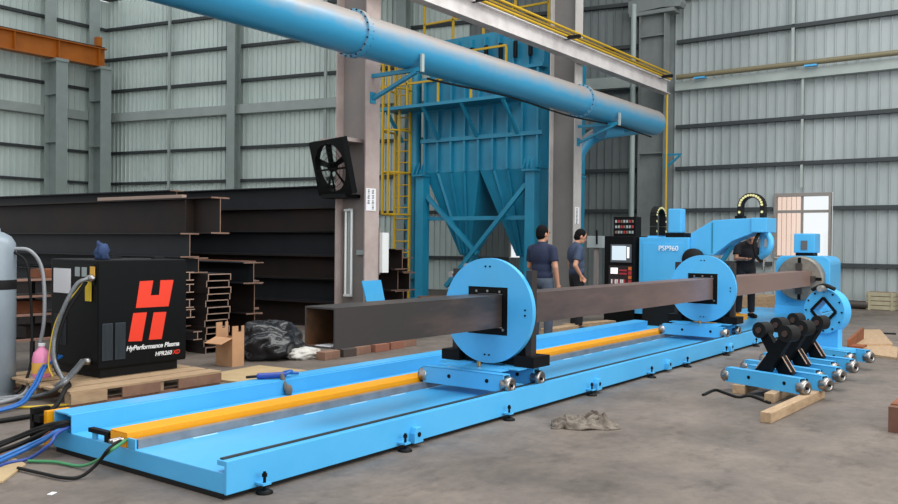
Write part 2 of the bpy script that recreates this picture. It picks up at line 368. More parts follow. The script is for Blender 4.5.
# wall columns of the back wall
def wallcol(name, pos, d, nrm, wd, dep, h, label, m=COLG, z0=0, flange=None):
    """H column on a wall: web along nrm, flanges parallel to the wall"""
    t = thing(name, label, 'column', tuple(pos)+(0,) if len(pos) == 2 else tuple(pos)); p = Vector((pos[0], pos[1], 0)); d = Vector(d); nrm = Vector(nrm)
    for nm, (a0, a1, b0, b1) in {'flange_front': (-wd/2, wd/2, dep-.03, dep), 'flange_back': (-wd/2, wd/2, 0, .03), 'web': (-.015, .015, .03, dep-.03)}.items():
        MB().prism([(a0, b0), (a1, b0), (a1, b1), (a0, b1)], p+Vector((0, 0, z0)), d, nrm, (0, 0, h-z0)).build(nm.split('_')[0], m, t)
    return t
for px, lab in ((240.5, 'pale green steel column on the back wall above the dark beams'), (408, 'pale green steel column on the back wall behind the yellow ladder')):
    r = ray(px, 100); t_ = (BEND_P-CAM).dot(LN)/r.dot(LN); q = CAM+r*t_
    wallcol('wall_column', (q.x+LN.x*.2, q.y+LN.y*.2), LD, LN, .34, .34, TOPZ, lab)
# secondary posts (thin) on back wall
for px in (173.5, 329):
    r = ray(px, 100); t_ = (BEND_P-CAM).dot(LN)/r.dot(LN); q = CAM+r*t_; q = Vector((q.x, q.y, 0))
    MB().prism([(-.05, .19), (.05, .19), (.05, .25), (-.05, .25)], q+Vector((0, 0, .3)), LD, LN, (0, 0, 5.6)).build('sag_post', GIRTL, wl)
    MB().prism([(-.05, .19), (.05, .19), (.05, .25), (-.05, .25)], q+Vector((0, 0, 6.27)), LD, LN, (0, 0, 4.2)).build('sag_post', GIRTL, wl)
# long left wall (Y = 30.2)
wf = sroot('wall_left'); LY = CORNER.y
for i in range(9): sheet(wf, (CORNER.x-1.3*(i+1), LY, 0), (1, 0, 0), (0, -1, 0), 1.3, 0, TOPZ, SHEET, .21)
girts(wf, (6.8, LY, 0), (1, 0, 0), (0, -1, 0), CORNER.x-6.9, [3.6, 4.76, 7.12, 8.33, 9.49])
cchannel(wf, (6.8, LY, 0), (1, 0, 0), (0, -1, 0), CORNER.x-6.9, 5.93)
# columns of the left wall, and the orange runway beam they carry
for pxa, lab in ((62, 'pale green column under the orange crane beam, clear of the corner'), (106, 'pale green column under the orange crane beam at the wall corner')):
    q = ony(pxa, 100, 29.0)
    t = thing('crane_column', lab, 'column', (q.x, 29.4, 0)); X = q.x
    MB().box(X-.21, 29.0, 0, X+.21, 29.03, 7.75).build('flange', COLG, t)
    MB().box(X-.015, 29.03, 0, X+.015, 29.77, 7.75).build('web', COLG, t)
    MB().box(X-.21, 29.77, 0, X+.21, 29.8, TOPZ).build('flange', COLG, t)
    for z in (2.6, 4.9, 6.6): MB().box(X-.2, 29.03, z, X-.015, 29.77, z+.03).build('stiffener', COLG, t)
    MB().box(X-.23, 28.95, 7.75, X+.23, 29.9, 7.85).build('cap_plate', COLG, t)
t = thing('crane_runway_beam', 'orange painted crane runway beam high along the left wall', 'beam', (13, 29.25, 7.86))
xa, xb = 6.5, ony(104, 50, 29.0).x+.2
MB().prism(hpoly(.68, .4, .03, .03), (xa, 29.3, 7.86), (0, 1, 0), (0, 0, 1), (xb-xa, 0, 0)).build('girder', ORG, t)
for k in range(8):
    X = xb-.3-k*1.55; MB().box(X-.012, 29.105, 7.9, X+.012, 29.28, 8.5).build('stiffener', ORG, t)
MB().box(xa, 29.26, 8.54, xb, 29.34, 8.62).build('crane_rail', mat('rail_steel', '3a2a20', .6), t)
MB().box(xb-.35, 29.2, 8.62, xb-.15, 29.4, 8.95).build('end_stop', ORG, t)
# unseen roof piece added to shade the column row side of the far bay
rf = MB().prism([(9.3, TOPZ+.02), (19.5, TOPZ+.02), (19.5, TOPZ+.12), (9.3, TOPZ+.12)], (12.5, 0, 0), (0, 1, 0), (0, 0, 1), (12, 0, 0)).build('shade_roof', ROOF); struct(rf)
# roof edge trim over the far bay
rf = MB().prism([(0, TOPZ), (.5, TOPZ), (.5, TOPZ+.1), (0, TOPZ+.1)], (6, LY-.6, 0), (0, 1, 0), (0, 0, 1), (13, 0, 0)).build('trim_1', ROOF); struct(rf)
# ------------------------------------------------------------------ column row (Y = 9.3) and runway
def bigcol(name, X, lab, top, wd=.34, ya=9.3, yb=9.97, m1=COLP, m2=COLM):  # flanges lighter than the web: side light put into the paint
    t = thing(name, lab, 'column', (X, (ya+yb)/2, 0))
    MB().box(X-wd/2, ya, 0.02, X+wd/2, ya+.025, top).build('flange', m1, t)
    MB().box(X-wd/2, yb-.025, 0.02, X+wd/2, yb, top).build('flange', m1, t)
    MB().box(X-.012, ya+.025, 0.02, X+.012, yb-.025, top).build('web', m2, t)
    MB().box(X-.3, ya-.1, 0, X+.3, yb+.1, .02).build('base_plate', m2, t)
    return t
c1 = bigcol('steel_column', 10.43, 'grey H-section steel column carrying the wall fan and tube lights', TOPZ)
c2 = bigcol('steel_column', 17.5, 'grey H-section steel column beside the dust collector, clear of the wall', TOPZ, m1=mat('column_lit_grey', 'bab6b2', .65, 0, 'a39f9b', 1.6, .6), m2=mat('column_shaded_grey', '6f6d6b', .65, 0, '7c7774', 1.4, .6))  # pale flanges and darker web carry the side light in their colour
t = thing('steel_column', 'wide grey steel column against the end wall at the runway end', 'column', (22.45, 9.6, 0))
MB().box(22.28, 9.22, 0.02, 22.62, 9.25, 7.85).build('flange', COLE, t); MB().box(22.28, 9.95, 0.02, 22.62, 9.98, 7.85).build('flange', COLE, t)
MB().box(22.44, 9.25, 0.02, 22.46, 9.95, 7.85).build('web', COLE, t)
MB().box(22.15, 9.1, 0, 22.7, 10.1, .02).build('base_plate', COLE, t)
for z in (4.0, 7.25): MB().box(22.30, 9.25, z, 22.44, 9.95, z+.04).build('stiffener', COLE, t)
MB().box(22.22, 8.95, 7.85, 22.66, 10.25, 7.95).build('cap_plate', COLE, t)
MB().prism([(0, 0), (1.0, .05), (1.5, 0.0), (1.55, .1), (1.5, .3), (1.0, .4), (0, .35)], (22.25, 10.3, 7.95), (0, -1, 0), (0, 0, 1), (.36, 0, 0)).build('haunch', COLE, t)
t = thing('runway_girder', 'pale grey runway girder spanning the columns with conduit pipes on top', 'beam', (15, 9.15, 5.6))
MB().prism(hpoly(.36, .22, .02, .02), (2, 9.12, 5.58), (0, 1, 0), (0, 0, 1), (20.2, 0, 0)).build('girder', mat('girder_pale', 'd6d1cf', .55, 0, 'b3adab', 1.5, .7), t)
for k, (dy, dz) in enumerate(((-.09, .03), (-.04, .085), (.0, .14), (.05, .03), (-.06, .20))):
    MB().tube([(2, 9.12+dy, 5.96+dz), (22.25, 9.12+dy, 5.96+dz)], .028, 8).build('conduit', [YELR, mat('dark_pipe', '4a3d28', .6), YELR, BLKR, YELR][k], t)
for X in (3.5, 8.0, 12.9, 16.4, 21.6): MB().box(X, 8.72, 5.92, X+.08, 9.3, 5.99).build('conduit_bracket', BLKR, t)
t = thing('conduit_drop', 'yellow vertical conduit dropping beside the end wall column', 'pipe', (22.1, 9.15, .0))
MB().tube([(22.07, 9.05, .05), (22.07, 9.05, 5.55)], .03, 8).build('pipe', YELR, t)
MB().tube([(22.07, 9.05, .05), (22.07, 9.05, .02)], .05, 8).build('foot', YELR, t)
t = thing('grey_post', 'slim grey round post standing behind the column row', 'post', (21.0, 10.25, 0))
q = onx(632, 150, 21.6)
t.location = (21.6, q.y, 0); WORLD[t.name] = Vector(t.location)
MB().cyl((21.6, q.y, 0.02), (21.6, q.y, 8.0), .075, 14).build('post', COLG, t); MB().cyl((21.6, q.y, 0), (21.6, q.y, .03), .16, 14).build('base_plate', COLG, t)
# ================================================================== OVERHEAD DUCT
PY, PZ, PR = 8.6, 4.515, .31
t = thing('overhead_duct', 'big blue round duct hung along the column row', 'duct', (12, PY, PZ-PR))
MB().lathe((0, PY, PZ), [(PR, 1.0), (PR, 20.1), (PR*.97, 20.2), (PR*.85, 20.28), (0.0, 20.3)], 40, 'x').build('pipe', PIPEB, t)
for X in (2.1, 9.2, 16.25):
    MB().lathe((0, PY, PZ), [(PR, X-.045), (PR+.045, X-.045), (PR+.045, X+.045), (PR, X+.045)], 40, 'x', False).build('flange_ring', PIPEB, t)
    for k in range(20):
        a = 2*PI*k/20; yy, zz = PY+(PR+.03)*math.cos(a), PZ+(PR+.03)*math.sin(a)
        MB().cyl((X-.065, yy, zz), (X+.065, yy, zz), .011, 6).build('bolt', BLK, t)
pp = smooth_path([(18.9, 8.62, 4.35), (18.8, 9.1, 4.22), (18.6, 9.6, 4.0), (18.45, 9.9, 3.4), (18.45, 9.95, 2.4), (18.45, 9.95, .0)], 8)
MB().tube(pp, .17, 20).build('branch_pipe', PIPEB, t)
MB().cyl((19.7, 8.6, 4.33), (18.3, 9.15, 4.2), .12, 20, .26).build('branch_cone', PIPEB, t)
MB().tube([(x, PY-.05, PZ-PR-.05-.03*math.sin(x*1.3)) for x in np.arange(10.9, 20, .3)], .018, 6).build('power_cable', BLKR, t)
for X, w_ in ((10.43, 0), (17.5, 0)):
    b = thing('duct_bracket', 'blue angle bracket holding the duct to the %s column' % ('fan' if X < 12 else 'dust collector side'), 'bracket', (X, 9.29, 3.6))
    MB().bar((X-.02, 9.29, 4.165), (X-.02, 8.3, 4.165), .06, .06).build('arm', BLUED, b)
    MB().bar((X-.02, 9.27, 3.80), (X-.02, 8.38, 4.135), .07, .05).build('brace', BLUED, b)
    MB().box(X-.08, 9.275, 3.72, X+.04, 9.299, 3.90).build('back_plate', BLUED, b)
    MB().box(X-.05, 8.25, 4.12, X+.01, 8.285, 4.40).build('clip', GIRTL, b)
b = thing('duct_bracket', 'small blue angle bracket on the end wall column', 'bracket', (22.45, 8.9, 3.6))
MB().bar((22.4, 9.2, 3.95), (22.4, 8.75, 3.95), .05, .05).build('arm', BLUED, b); MB().bar((22.4, 9.2, 3.6), (22.4, 8.8, 3.92), .05, .05).build('brace', BLUED, b); MB().box(22.36, 9.19, 3.55, 22.44, 9.22, 4.0).build('back_plate', BLUED, b)
# ================================================================== DUST COLLECTOR
t = thing('dust_collector', 'tall blue dust collector with ribbed walls and twin hoppers on legs', 'dust collector', (18.9, 12.2, 0))
X0, X1, Y0, Y1 = 17.7, 20.0, 10.42, 13.95
MB().box(X0, Y0, 3.3, X1, Y1, 5.75).build('housing', BLUED, t)
MB().box(X0+.25, Y0, 5.75, X1, Y1, 6.8).build('clean_air_box', BLUED, t)
for k in range(9):
    y = Y0+.05+k*(Y1-Y0-.1)/8
    MB().box(X0-.09, y-.03, 3.3, X0, y+.03, 5.74).build('rib', BLUED, t)
    MB().box(X0+.16, y-.03, 5.78, X0+.25, y+.03, 6.7).build('rib', BLUED, t)
for x in (18.1, 18.8, 19.5): MB().box(x-.03, Y0-.08, 3.3, x+.03, Y0, 6.7).build('rib', BLUED, t)
MB().box(X0-.12, Y0-.1, 4.08, X0, Y1+.05, 4.18).build('ledge', BLUED, t)
MB().box(X0-.12, Y0-.1, 5.70, X0+.2, Y1+.05, 5.78).build('ledge', BLUED, t)
for ya, yb in ((Y0+.02, (Y0+Y1)/2-.01), ((Y0+Y1)/2+.01, Y1-.02)):
    ym = (ya+yb)/2; xm = (X0+X1)/2-.35; z = 1.15; h = .16
    V = [(X0, ya, 3.3), (X1, ya, 3.3), (X1, yb, 3.3), (X0, yb, 3.3), (xm-h, ym-h, z), (xm+h, ym-h, z), (xm+h, ym+h, z), (xm-h, ym+h, z)]
    hp = MB().add(V, [(0, 1, 2, 3), (7, 6, 5, 4), (4, 5, 1, 0), (5, 6, 2, 1), (6, 7, 3, 2), (7, 4, 0, 3)]).build('hopper', BLUED, t)
    for f_ in (.25, .5, .75):
        a = Vector((X0, ya+(yb-ya)*f_, 3.28)); b_ = Vector((xm-h, ym-h+2*h*f_, z+.05))
        MB().bar(a+Vector((-.02, 0, 0)), b_+Vector((-.02, 0, 0)), .05, .07).build('hopper_rib', BLUED, hp)
    MB().cyl((xm, ym, .75), (xm, ym, 1.15), .14, 16).build('outlet', BLUED, hp)
for y in (Y0+.15, Y1-.02):
    for x in (X0-.1, X1-.1):
        lg = MB().box(x-.13, y-.13, 0.02, x+.13, y+.13, 3.25).build('leg', BLUED, t)
        MB().box(x-.22, y-.22, 0, x+.22, y+.22, .02).build('foot_plate', BLUED, lg)
        for dy in (-.12, 0, .12): MB().prism([(0, 0), (.16, 0), (0, .3)], (x-.13, y+dy-.01, 3.25), (-1, 0, 0), (0, 0, 1), (0, .02, 0)).build('gusset', BLUED, lg)
        MB().box(x-.24, y-.18, 3.2, x+.1, y+.18, 3.25).build('top_plate', BLUED, lg)
MB().bar((X0-.1, Y1-.1, 2.75), (X0-.1, 12.15, 1.2), .1, .1).build('brace', BLUED, t)
MB().bar((X0-.14, Y0+.3, 2.9), (X0-.14, 13.1, .35), .1, .1).build('brace', BLUED, t)
MB().box(X0-.05, Y0+.28, 2.05, X0+.03, Y1-.15, 2.15).build('tie_bar', BLUED, t)
# service platform in front of the housing
MB().box(16.85, 10.9, 4.9, 16.93, 14.9, 4.98).box(17.55, 10.9, 4.9, 17.61, 14.9, 4.98).box(16.93, 10.9, 4.93, 17.55, 14.9, 4.96).build('platform', BLUED, t)
for y in (11.0, 12.2, 13.4, 14.6): MB().bar((16.9, y, 4.9), (X0-.12, y-.0, 4.15), .07, .07).build('strut', BLUED, t)
gr = MB()
for y in np.linspace(10.9, 14.9, 5): MB().box(16.86, y-.02, 4.98, 16.91, y+.02, 6.1).build('rail_post', YELR, t)
for z in (5.5, 6.1): MB().box(16.86, 10.9, z, 16.91, 14.9, z+.05).build('hand_rail', YELR, t)
for y in np.linspace(Y0, Y1+.3, 5): MB().box(X0+.3, y-.025, 6.8, X0+.35, y+.025, 7.85).build('rail_post', YELR, t)
for z in (7.3, 7.85): MB().box(X0+.3, Y0, z, X0+.35, Y1+.3, z+.05).build('hand_rail', YELR, t)
MB().cyl((X0+.1, Y1+.45, .5), (X0+.1, Y1+.45, 6.0), .2, 16).build('side_duct', BLUED, t)
MB().box(X0-.02, Y1+.22, 2.0, X0+.5, Y1+.66, 2.5).build('duct_box', BLUED, t)
MB().cyl((X0+.1, Y1+.45, 0), (X0+.1, Y1+.45, .5), .1, 12).build('duct_foot', BLUED, t)
for k, y in enumerate(np.linspace(10.8, 13.4, 7)): MB().cyl((X0+.12, y, 6.05), (X0+.12, y, 6.45), .055, 10).build('pulse_valve', BLK, t)
# caged ladder
t = thing('caged_ladder', 'yellow caged ladder rising beside the dust collector', 'ladder', (17.6, 14.9, 1.3))
LX = 17.55; ya, yb = 14.33, 14.84
for y in (ya, yb): MB().box(LX-.03, y-.03, 0.0, LX+.03, y+.03, 7.0).build('stile', YELR, t)
for k in range(22): MB().cyl((LX, ya+.03, .3+k*.3), (LX, yb-.03, .3+k*.3), .018, 8).build('rung', YELR, t)
for k in range(5):
    z = 2.2+k*1.1; P = [(LX, ya-.04, z), (LX-.45, ya-.02, z), (LX-.68, (ya+yb)/2, z), (LX-.45, yb+.02, z), (LX, yb+.04, z)]
    MB().tube(smooth_path(P, 6), .028, 6).build('cage_hoop', YELR, t)
for (dx, y) in ((-.45, ya-.02), (-.68, (ya+yb)/2-.1), (-.68, (ya+yb)/2+.1), (-.45, yb+.02)): MB().box(LX+dx-.035, y-.025, 2.2, LX+dx-.0, y+.025, 6.65).build('cage_strap', YELR, t)
WORLD[t.name] = Vector((17.6, 14.9, 1.3))
# ================================================================== MACHINE BED
BX0, BX1, BY0, BY1 = 3.08, 18.7, 3.81, 5.66
t = thing('machine_bed', 'long sky blue machine bed lying on the concrete floor', 'machine bed', (10, 4.7, 0))
MB().box(BX0, BY0+.02, .03, BX1, BY1, .15).build('pan', BLUE, t, .006)
MB().prism([(0, .03), (.02, .03), (.02, .19), (.085, .19), (.085, .22), (0, .22)], (BX0-.004, BY0-.001, 0), (0, 1, 0), (0, 0, 1), (BX1-BX0, 0, 0)).build('side_beam', BLUE, t, .004)
MB().box(BX0+.01, BY0+.045, .22, BX1, BY0+.075, .228).build('guide_strip', mat('dark_guide', '3b3a38', .4, .5), t)
MB().box(BX0, BY0+.03, 0, BX1-.05, BY1-.05, .03).build('underframe', BLKR, t)
# yellow cover with guide rail
MB().prism([(4.775, .15), (4.785, .15), (4.785, .236), (4.95, .236), (4.95, .15), (4.96, .15), (4.96, .246), (4.775, .246)], (BX0+.0, 0, 0), (0, 1, 0), (0, 0, 1), (12.45-BX0, 0, 0)).build('rail_cover', YEL, t, .004)
MB().box(13.3, 4.775, .15, 15.45, 4.96, .246).build('rail_cover', YEL, t)
MB().box(BX0+.03, 4.70, .15, 12.4, 4.755, .205).build('guide_rail', RAILG, t)
MB().box(BX0, 4.69, .15, BX0+.012, 4.768, .215).build('end_plate', BLUE, t); MB().box(BX0-.003, 4.786, .15, BX0+.004, 4.949, .235).build('end_cap', YEL, t)
MB().box(BX0-.01, 4.97, .195, BX0+.03, 5.20, .222).build('stop_bar', BLK, t); MB().box(BX0, 4.975, .15, BX0+.025, 5.03, .193).build('stop_block', BLK, t)
MB().box(BX0+.0, 5.13, .15, BX0+.02, 5.17, .194).build('stop_post', BLUE, t)
# far cable channel beam
prof = [(5.42, .15), (5.43, .15), (5.43, .262), (5.47, .262), (5.47, .268), (5.63, .268), (5.63, .15), (5.64, .15), (5.64, .278), (5.46, .278), (5.46, .272), (5.42, .272)]
MB().prism(prof, (BX0, 0, 0), (0, 1, 0), (0, 0, 1), (12.55-BX0, 0, 0)).build('cable_channel', BLUE, t)
MB().box(BX0+.15, 5.44, .152, BX0+.16, 5.62, .26).build('channel_baffle', BLK, t)
for k in range(17):
    X = 3.5+k*.5; MB().box(X, 4.672, .15, X+.2, 4.682, .153).build('pale_dash', mat('dash_white', 'bfe3f5', .5), t)  # row of short pale dashes along the guide rail
# yellow and black end stop behind the channel
MB().box(BX0-.03, 5.68, .03, BX0+.14, 5.72, .27).build('stop_plate', YEL, t)
for z in (.1, .19): MB().box(BX0-.06, 5.72, z, BX0+.06, 5.82, z+.05).build('clamp_jaw', BLK, t)
MB().box(BX0-.06, 5.80, .04, BX0+.06, 5.85, .28).build('clamp_jaw', BLK, t)
# levelling feet and lugs on the near side
for X in (3.31, 4.585, 5.93, 7.41, 8.84, 9.9, 11.3, 12.6):
    lf = MB().lathe((X, BY0-.05, 0), [(.05, 0), (.05, .01), (.025, .025), (.016, .027)], 16).build('levelling_foot', BLK, t)
    MB().cyl((X, BY0-.05, .027), (X, BY0-.05, .125), .009, 8).build('bolt', BLK, lf)
    MB().box(X-.03, BY0-.075, .05, X+.03, BY0+.0, .062).build('bracket', BLUE, lf); MB().cyl((X, BY0-.05, .095), (X, BY0-.05, .115), .016, 6).build('nut', BLK, lf)
for X in (4.74, 7.58, 9.37, 11.55):
    lu = MB().prism([(-.05, .03), (.05, .03), (.05, .1), (.03, .14), (-.03, .14), (-.05, .1)], (X, BY0, 0), (1, 0, 0), (0, 0, 1), (0, -.05, 0)).build('lug', BLUE, t, .004)
    MB().cyl((X, BY0-.055, .09), (X, BY0-.045, .09), .018, 12).build('lug_hole', BLK, lu)
for y in (5.1, 5.5): MB().box(12.55, y, .15, 12.6, y+.1, .22).build('stop_block', BLK, t)
# ================================================================== WORKPIECE TUBE
TY0, TY1, TZ0, TZ1 = 4.152, 4.448, .705, .993
t = thing('square_steel_tube', 'long square mill-scale steel tube running through both discs into the chuck', 'steel tube', (10, 4.3, .7))
def tubebox(b, x0, x1, wl=.012):
    ya, yb, za, zb = TY0, TY1, TZ0, TZ1
    def ring(x, w_): return [(x, ya+w_, za+w_), (x, yb-w_, za+w_), (x, yb-w_, zb-w_), (x, ya+w_, zb-w_)]
    V = ring(x0, 0)+ring(x1, 0)+ring(x0, wl)+ring(x1, wl)
    for i in range(4):
        j = (i+1) % 4
        b.add([V[i], V[j], V[4+j], V[4+i]], [(0, 3, 2, 1)], mi=0); b.add([V[8+i], V[8+j], V[12+j], V[12+i]], [(0, 1, 2, 3)], mi=1)
        b.add([V[i], V[j], V[8+j], V[8+i]], [(0, 1, 2, 3)], mi=0); b.add([V[4+i], V[4+j], V[12+j], V[12+i]], [(3, 2, 1, 0)], mi=0)
    return b
tubebox(MB(), 4.28, 17.3).build('tube_wall', [TUBE, RUST], t, 0)
MB().box(4.285, TY0+.05, TZ0+.0125, 4.42, TY0+.2, TZ0+.016).build('paper_scrap', PAPER, t)
# ================================================================== CARRIAGES
def carriage_parts(t, x0=-.3, x1=.3, ylen=.86, z=0.0):
    """blue trolley base: two cross beams with chrome wheels at both ends; local coords, rail top at z"""
    h0, h1 = z+.0, z+.145; y = ylen/2
    for xx in (x0, x1-.1):
        bm_ = MB().prism([(0, h0), (.1, h0), (.1, h1), (.09, h1), (.09, h0+.012), (.01, h0+.012), (.01, h1), (0, h1)], (xx, -y, 0), (1, 0, 0), (0, 0, 1), (0, 2*y, 0)).build('cross_beam', BLUE, t)
        MB().box(xx+.0, -y, h1-.006, xx+.1, y, h1).build('beam_cap', BLUE, bm_)
        for yy in (-.26, .14): MB().cyl((xx-.003, yy, h0+.08), (xx+.004, yy, h0+.08), .018, 12).build('bolt_hole', BLK, bm_)
        for sg in (-1, 1):
            wh = MB().lathe((xx+.05, sg*(y+.01), h0+.06), [(.0, -.045), (.06, -.045), (.068, -.035), (.068, .03), (.06, .045), (.03, .045), (.03, .03), (0, .03)] if sg > 0 else [(0, -.03), (.03, -.03), (.03, -.045), (.06, -.045), (.068, -.03), (.068, .035), (.06, .045), (0, .045)], 24, 'y').build('wheel', CHR, t)
            MB().cyl((xx+.05, sg*(y+.01), h0+.055), (xx+.05, sg*(y+.06), h0+.055), .014, 8).build('axle', BLK, wh)
def clamp(loc, lab):
    t = thing('clamp_carriage', lab, 'clamp carriage', loc, 0, None, False)
    zc = .848-loc[2]; R = .475
    carriage_parts(t, -.43, .16, .86)
    MB().box(-.33, -.33, .147, .06, .33, .155).build('deck_plate', BLUE, t)
    MB().box(-.2, .18, .155, .2, .42, .165).build('side_plate', BLUE, t); MB().box(-.2, -.43, .155, .2, -.2, .165).build('side_plate', BLUE, t)
    n = 96; hs = .215; V = []
    for x in (-.045, .01):
        for i in range(n): a = 2*PI*i/n; V.append((x, R*math.cos(a), zc+R*math.sin(a)))
        for i in range(n):
            a = 2*PI*i/n; c, s_ = math.cos(a), math.sin(a); k = hs/max(abs(c), abs(s_)); V.append((x, k*c, zc+k*s_))
    b = MB(); F = []
    for i in range(n):
        j = (i+1) % n
        b.add([V[i], V[j], V[n+j], V[n+i]], [(3, 2, 1, 0)] if 0 else [(0, 3, 2, 1)]); b.add([V[2*n+i], V[2*n+j], V[3*n+j], V[3*n+i]], [(0, 1, 2, 3)])
        b.add([V[i], V[j], V[2*n+j], V[2*n+i]], [(0, 1, 2, 3)], True); b.add([V[n+i], V[n+j], V[3*n+j], V[3*n+i]], [(3, 2, 1, 0)])
    d = b.build('disc', BLUE, t)
    # black jaw frame inside the hole
    e = .155
    for (y0, y1, z0, z1) in ((-.214, .214, e, .214), (-.214, .214, -.214, -.158), (-.214, -e, -.158, e), (e, .214, -.158, e)):
        MB().box(-.038, y0, zc+z0, .02, y1, zc+z1).build('jaw', BLK, d)
    for y_, z_ in ((-.13, .175), (0, .178), (.12, .175), (-.17, -.165)): MB().cyl((-.05, y_, zc+z_), (-.034, y_, zc+z_), .012, 8).build('jaw_bolt', CHR, d)
    for a in (0, 90, 180, 270):
        a = math.radians(a)
        for da in (-.06, .06): MB().cyl((-.05, .4*math.cos(a+da), zc+.4*math.sin(a+da)), (-.042, .4*math.cos(a+da), zc+.4*math.sin(a+da)), .009, 8).build('bolt', BLK, d)
    # black bearing housing behind the disc
    for sg in (-1, 1):
        y0, y1 = sorted((sg*.37, sg*.43)); MB().box(.015, y0, .165, .1, y1, zc+.37).build('housing_post', mat('brown_black_steel', '2a2321', .5), t)
        y0, y1 = sorted((sg*.30, sg*.50)); MB().box(-.06, y0, .165, .22, y1, .26).build('foot_block', BLK, t)
    MB().box(.015, -.36, .165, .1, .36, .4).build('housing_sill', BLK, t)
    MB().cyl((-.2, -.02, .16), (-.2, -.02, .2), .02, 10).build('grease_nipple', mat('brass', 'b08d57', .3, .8), t)
    return t
cl1 = clamp((6.44, 4.3, .205), 'blue disc clamp carriage around the steel tube close to its open end')
cl2 = dup(cl1, location=(11.9, 4.3, .205), label='blue disc clamp carriage around the steel tube in front of the cutting gantry')
for k, y in enumerate((4.62, 4.72)):
    pass
# sensor arms on the first disc (two chrome rollers at the upper left)
sa = thing('idler_arm', 'dark idler arm with two chrome rollers above the open-end disc', 'idler arm', (6.58, 4.75, 1.0))
P0, P1 = ony(471, 266, 4.62), ony(448, 283, 4.85)
MB().bar((6.60, 4.45, 1.28), (6.60, 4.80, 1.12), .05, .05).build('arm', BLKR, sa)
for y, z in ((4.62, 1.24), (4.80, 1.16)): MB().cyl((6.50, y, z), (6.70, y, z), .028, 14).build('roller', CHR, sa)
# ================================================================== FLOOR ROLLER CARRIAGES
def roller_carriage(loc, rz, lab):
    t = thing('roller_carriage', lab, 'roller carriage', loc, rz, None, False)
    carriage_parts(t, -.22, .22, .84, .0)
    for sg in (-1, 1):
        x = .0+sg*.035
        y0, y1 = -sg*.13, sg*.175
        d = Vector((0, y1-y0, .43)); L = d.length; d.normalize(); s_ = Vector((0, d.z, -d.y)); h = .062
        P = []
        bot, top = Vector((x, y0, .1)), Vector((x, y1, .53))
        poly = [bot-s_*h*1.15, bot+s_*h*1.15, top+s_*h*.8, top-s_*h*.8]
        V = [p+Vector((-.03, 0, 0)) for p in poly]+[p+Vector((.03, 0, 0)) for p in poly]
        arm = MB().add(V, [(0, 1, 2, 3), (7, 6, 5, 4), (0, 4, 5, 1), (1, 5, 6, 2), (2, 6, 7, 3), (3, 7, 4, 0)]).build('arm', BLK, t)
        MB().cyl(top+Vector((-.065, 0, 0)), top+Vector((.065, 0, 0)), .08, 28).build('roller', BLKR, arm)
        MB().cyl(top+Vector((-.08, 0, 0)), top+Vector((.08, 0, 0)), .03, 16).build('shaft_end', mat('copper', '4a3a33', .5, .3), arm)
        for q in (-.031, .031): MB().bar(bot-s_*h*1.13*sg+d*.02+Vector((q, 0, 0)), bot-s_*h*1.0*sg+d*.2+Vector((q, 0, 0)), .008, .008).build('ground_edge', mat('edge_tan', 'c9a58c', .5, .2), arm)
    MB().box(-.12, -.2, .0, .12, .2, .095).build('pivot_block', BLUE, t)
    return t
rz = math.radians(-21)
rc = roller_carriage((8.60, 2.38, .09), rz, 'black cross-armed roller carriage resting on the pale timbers')
labs = ['black cross-armed roller carriage standing between its two twins', 'black cross-armed roller carriage next to the spare disc trolley']
for k, ((x, y), lab) in enumerate(zip(((9.30, 2.41), (10.08, 2.44)), labs)):
    dup(rc, location=(x, y, .09), rotation_euler=(0, 0, rz), label=lab)
def timber(name, p, q, wd, ht, lab, m, z=0, group=None):
    p = Vector(p); q = Vector(q); d = (q-p); a = math.atan2(d.y, d.x); L = d.length
    b = MB().obox((0, 0, ht/2), (L, wd, ht)); o = b.build(name, m, None, .006)
    o.location = ((p.x+q.x)/2, (p.y+q.y)/2, z); o.rotation_euler = (0, 0, a)
    o['label'] = lab; o['category'] = 'timber'
    if group: o['group'] = group
    return o
timber('timber', (7.18, 2.06, 0), (8.75, 2.0, 0), .09, .088, 'long pale timber poking out from under the roller carriages', WOOD)
timber('timber', (8.12, 2.30, 0), (11.5, 2.34, 0), .09, .088, 'pale timber lying inside the poking one under the rollers', WOOD)
timber('timber', (8.42, 2.68, 0), (11.5, 2.76, 0), .12, .088, 'timber with its squared end showing under the bed-side end of the roller carriage', WOOD)
# spare disc on its pedestal
t = thing('spare_disc_trolley', 'blue spare disc with a diamond opening on its own trolley after the rollers', 'disc trolley', (11.08, 2.47, .09), rz, None, False)
carriage_parts(t, -.24, .24, .84)
b = MB(); cx_, cy_, cz_ = .0, .04, .58; nrm = Vector((-1, 0, 0)); sd = Vector((nrm.y, -nrm.x, 0)); sd = Vector((0, 0, 1)).cross(nrm)
n = 72; R = .272; rings = []
for off_ in (.0, -.14):
    out = [Vector((cx_, cy_, cz_))+nrm*off_+(sd*math.cos(2*PI*i/n)+Vector((0, 0, 1))*math.sin(2*PI*i/n))*R for i in range(n)]
    inn = []
    for i in range(n):
        a = 2*PI*i/n; k = .15/(abs(math.cos(a))+abs(math.sin(a))); inn.append(Vector((cx_, cy_, cz_))+nrm*off_+(sd*math.cos(a)+Vector((0, 0, 1))*math.sin(a))*k)
    rings += [out, inn]
V = rings[0]+rings[1]+rings[2]+rings[3]
for i in range(n):
    j = (i+1) % n
    b.add([V[i], V[j], V[n+j], V[n+i]], [(0, 1, 2, 3)]); b.add([V[2*n+i], V[2*n+j], V[3*n+j], V[3*n+i]], [(3, 2, 1, 0)])
    b.add([V[i], V[j], V[2*n+j], V[2*n+i]], [(3, 2, 1, 0)], True); b.add([V[n+i], V[n+j], V[3*n+j], V[3*n+i]], [(0, 1, 2, 3)])
dsc = b.build('disc', BLUE, t)
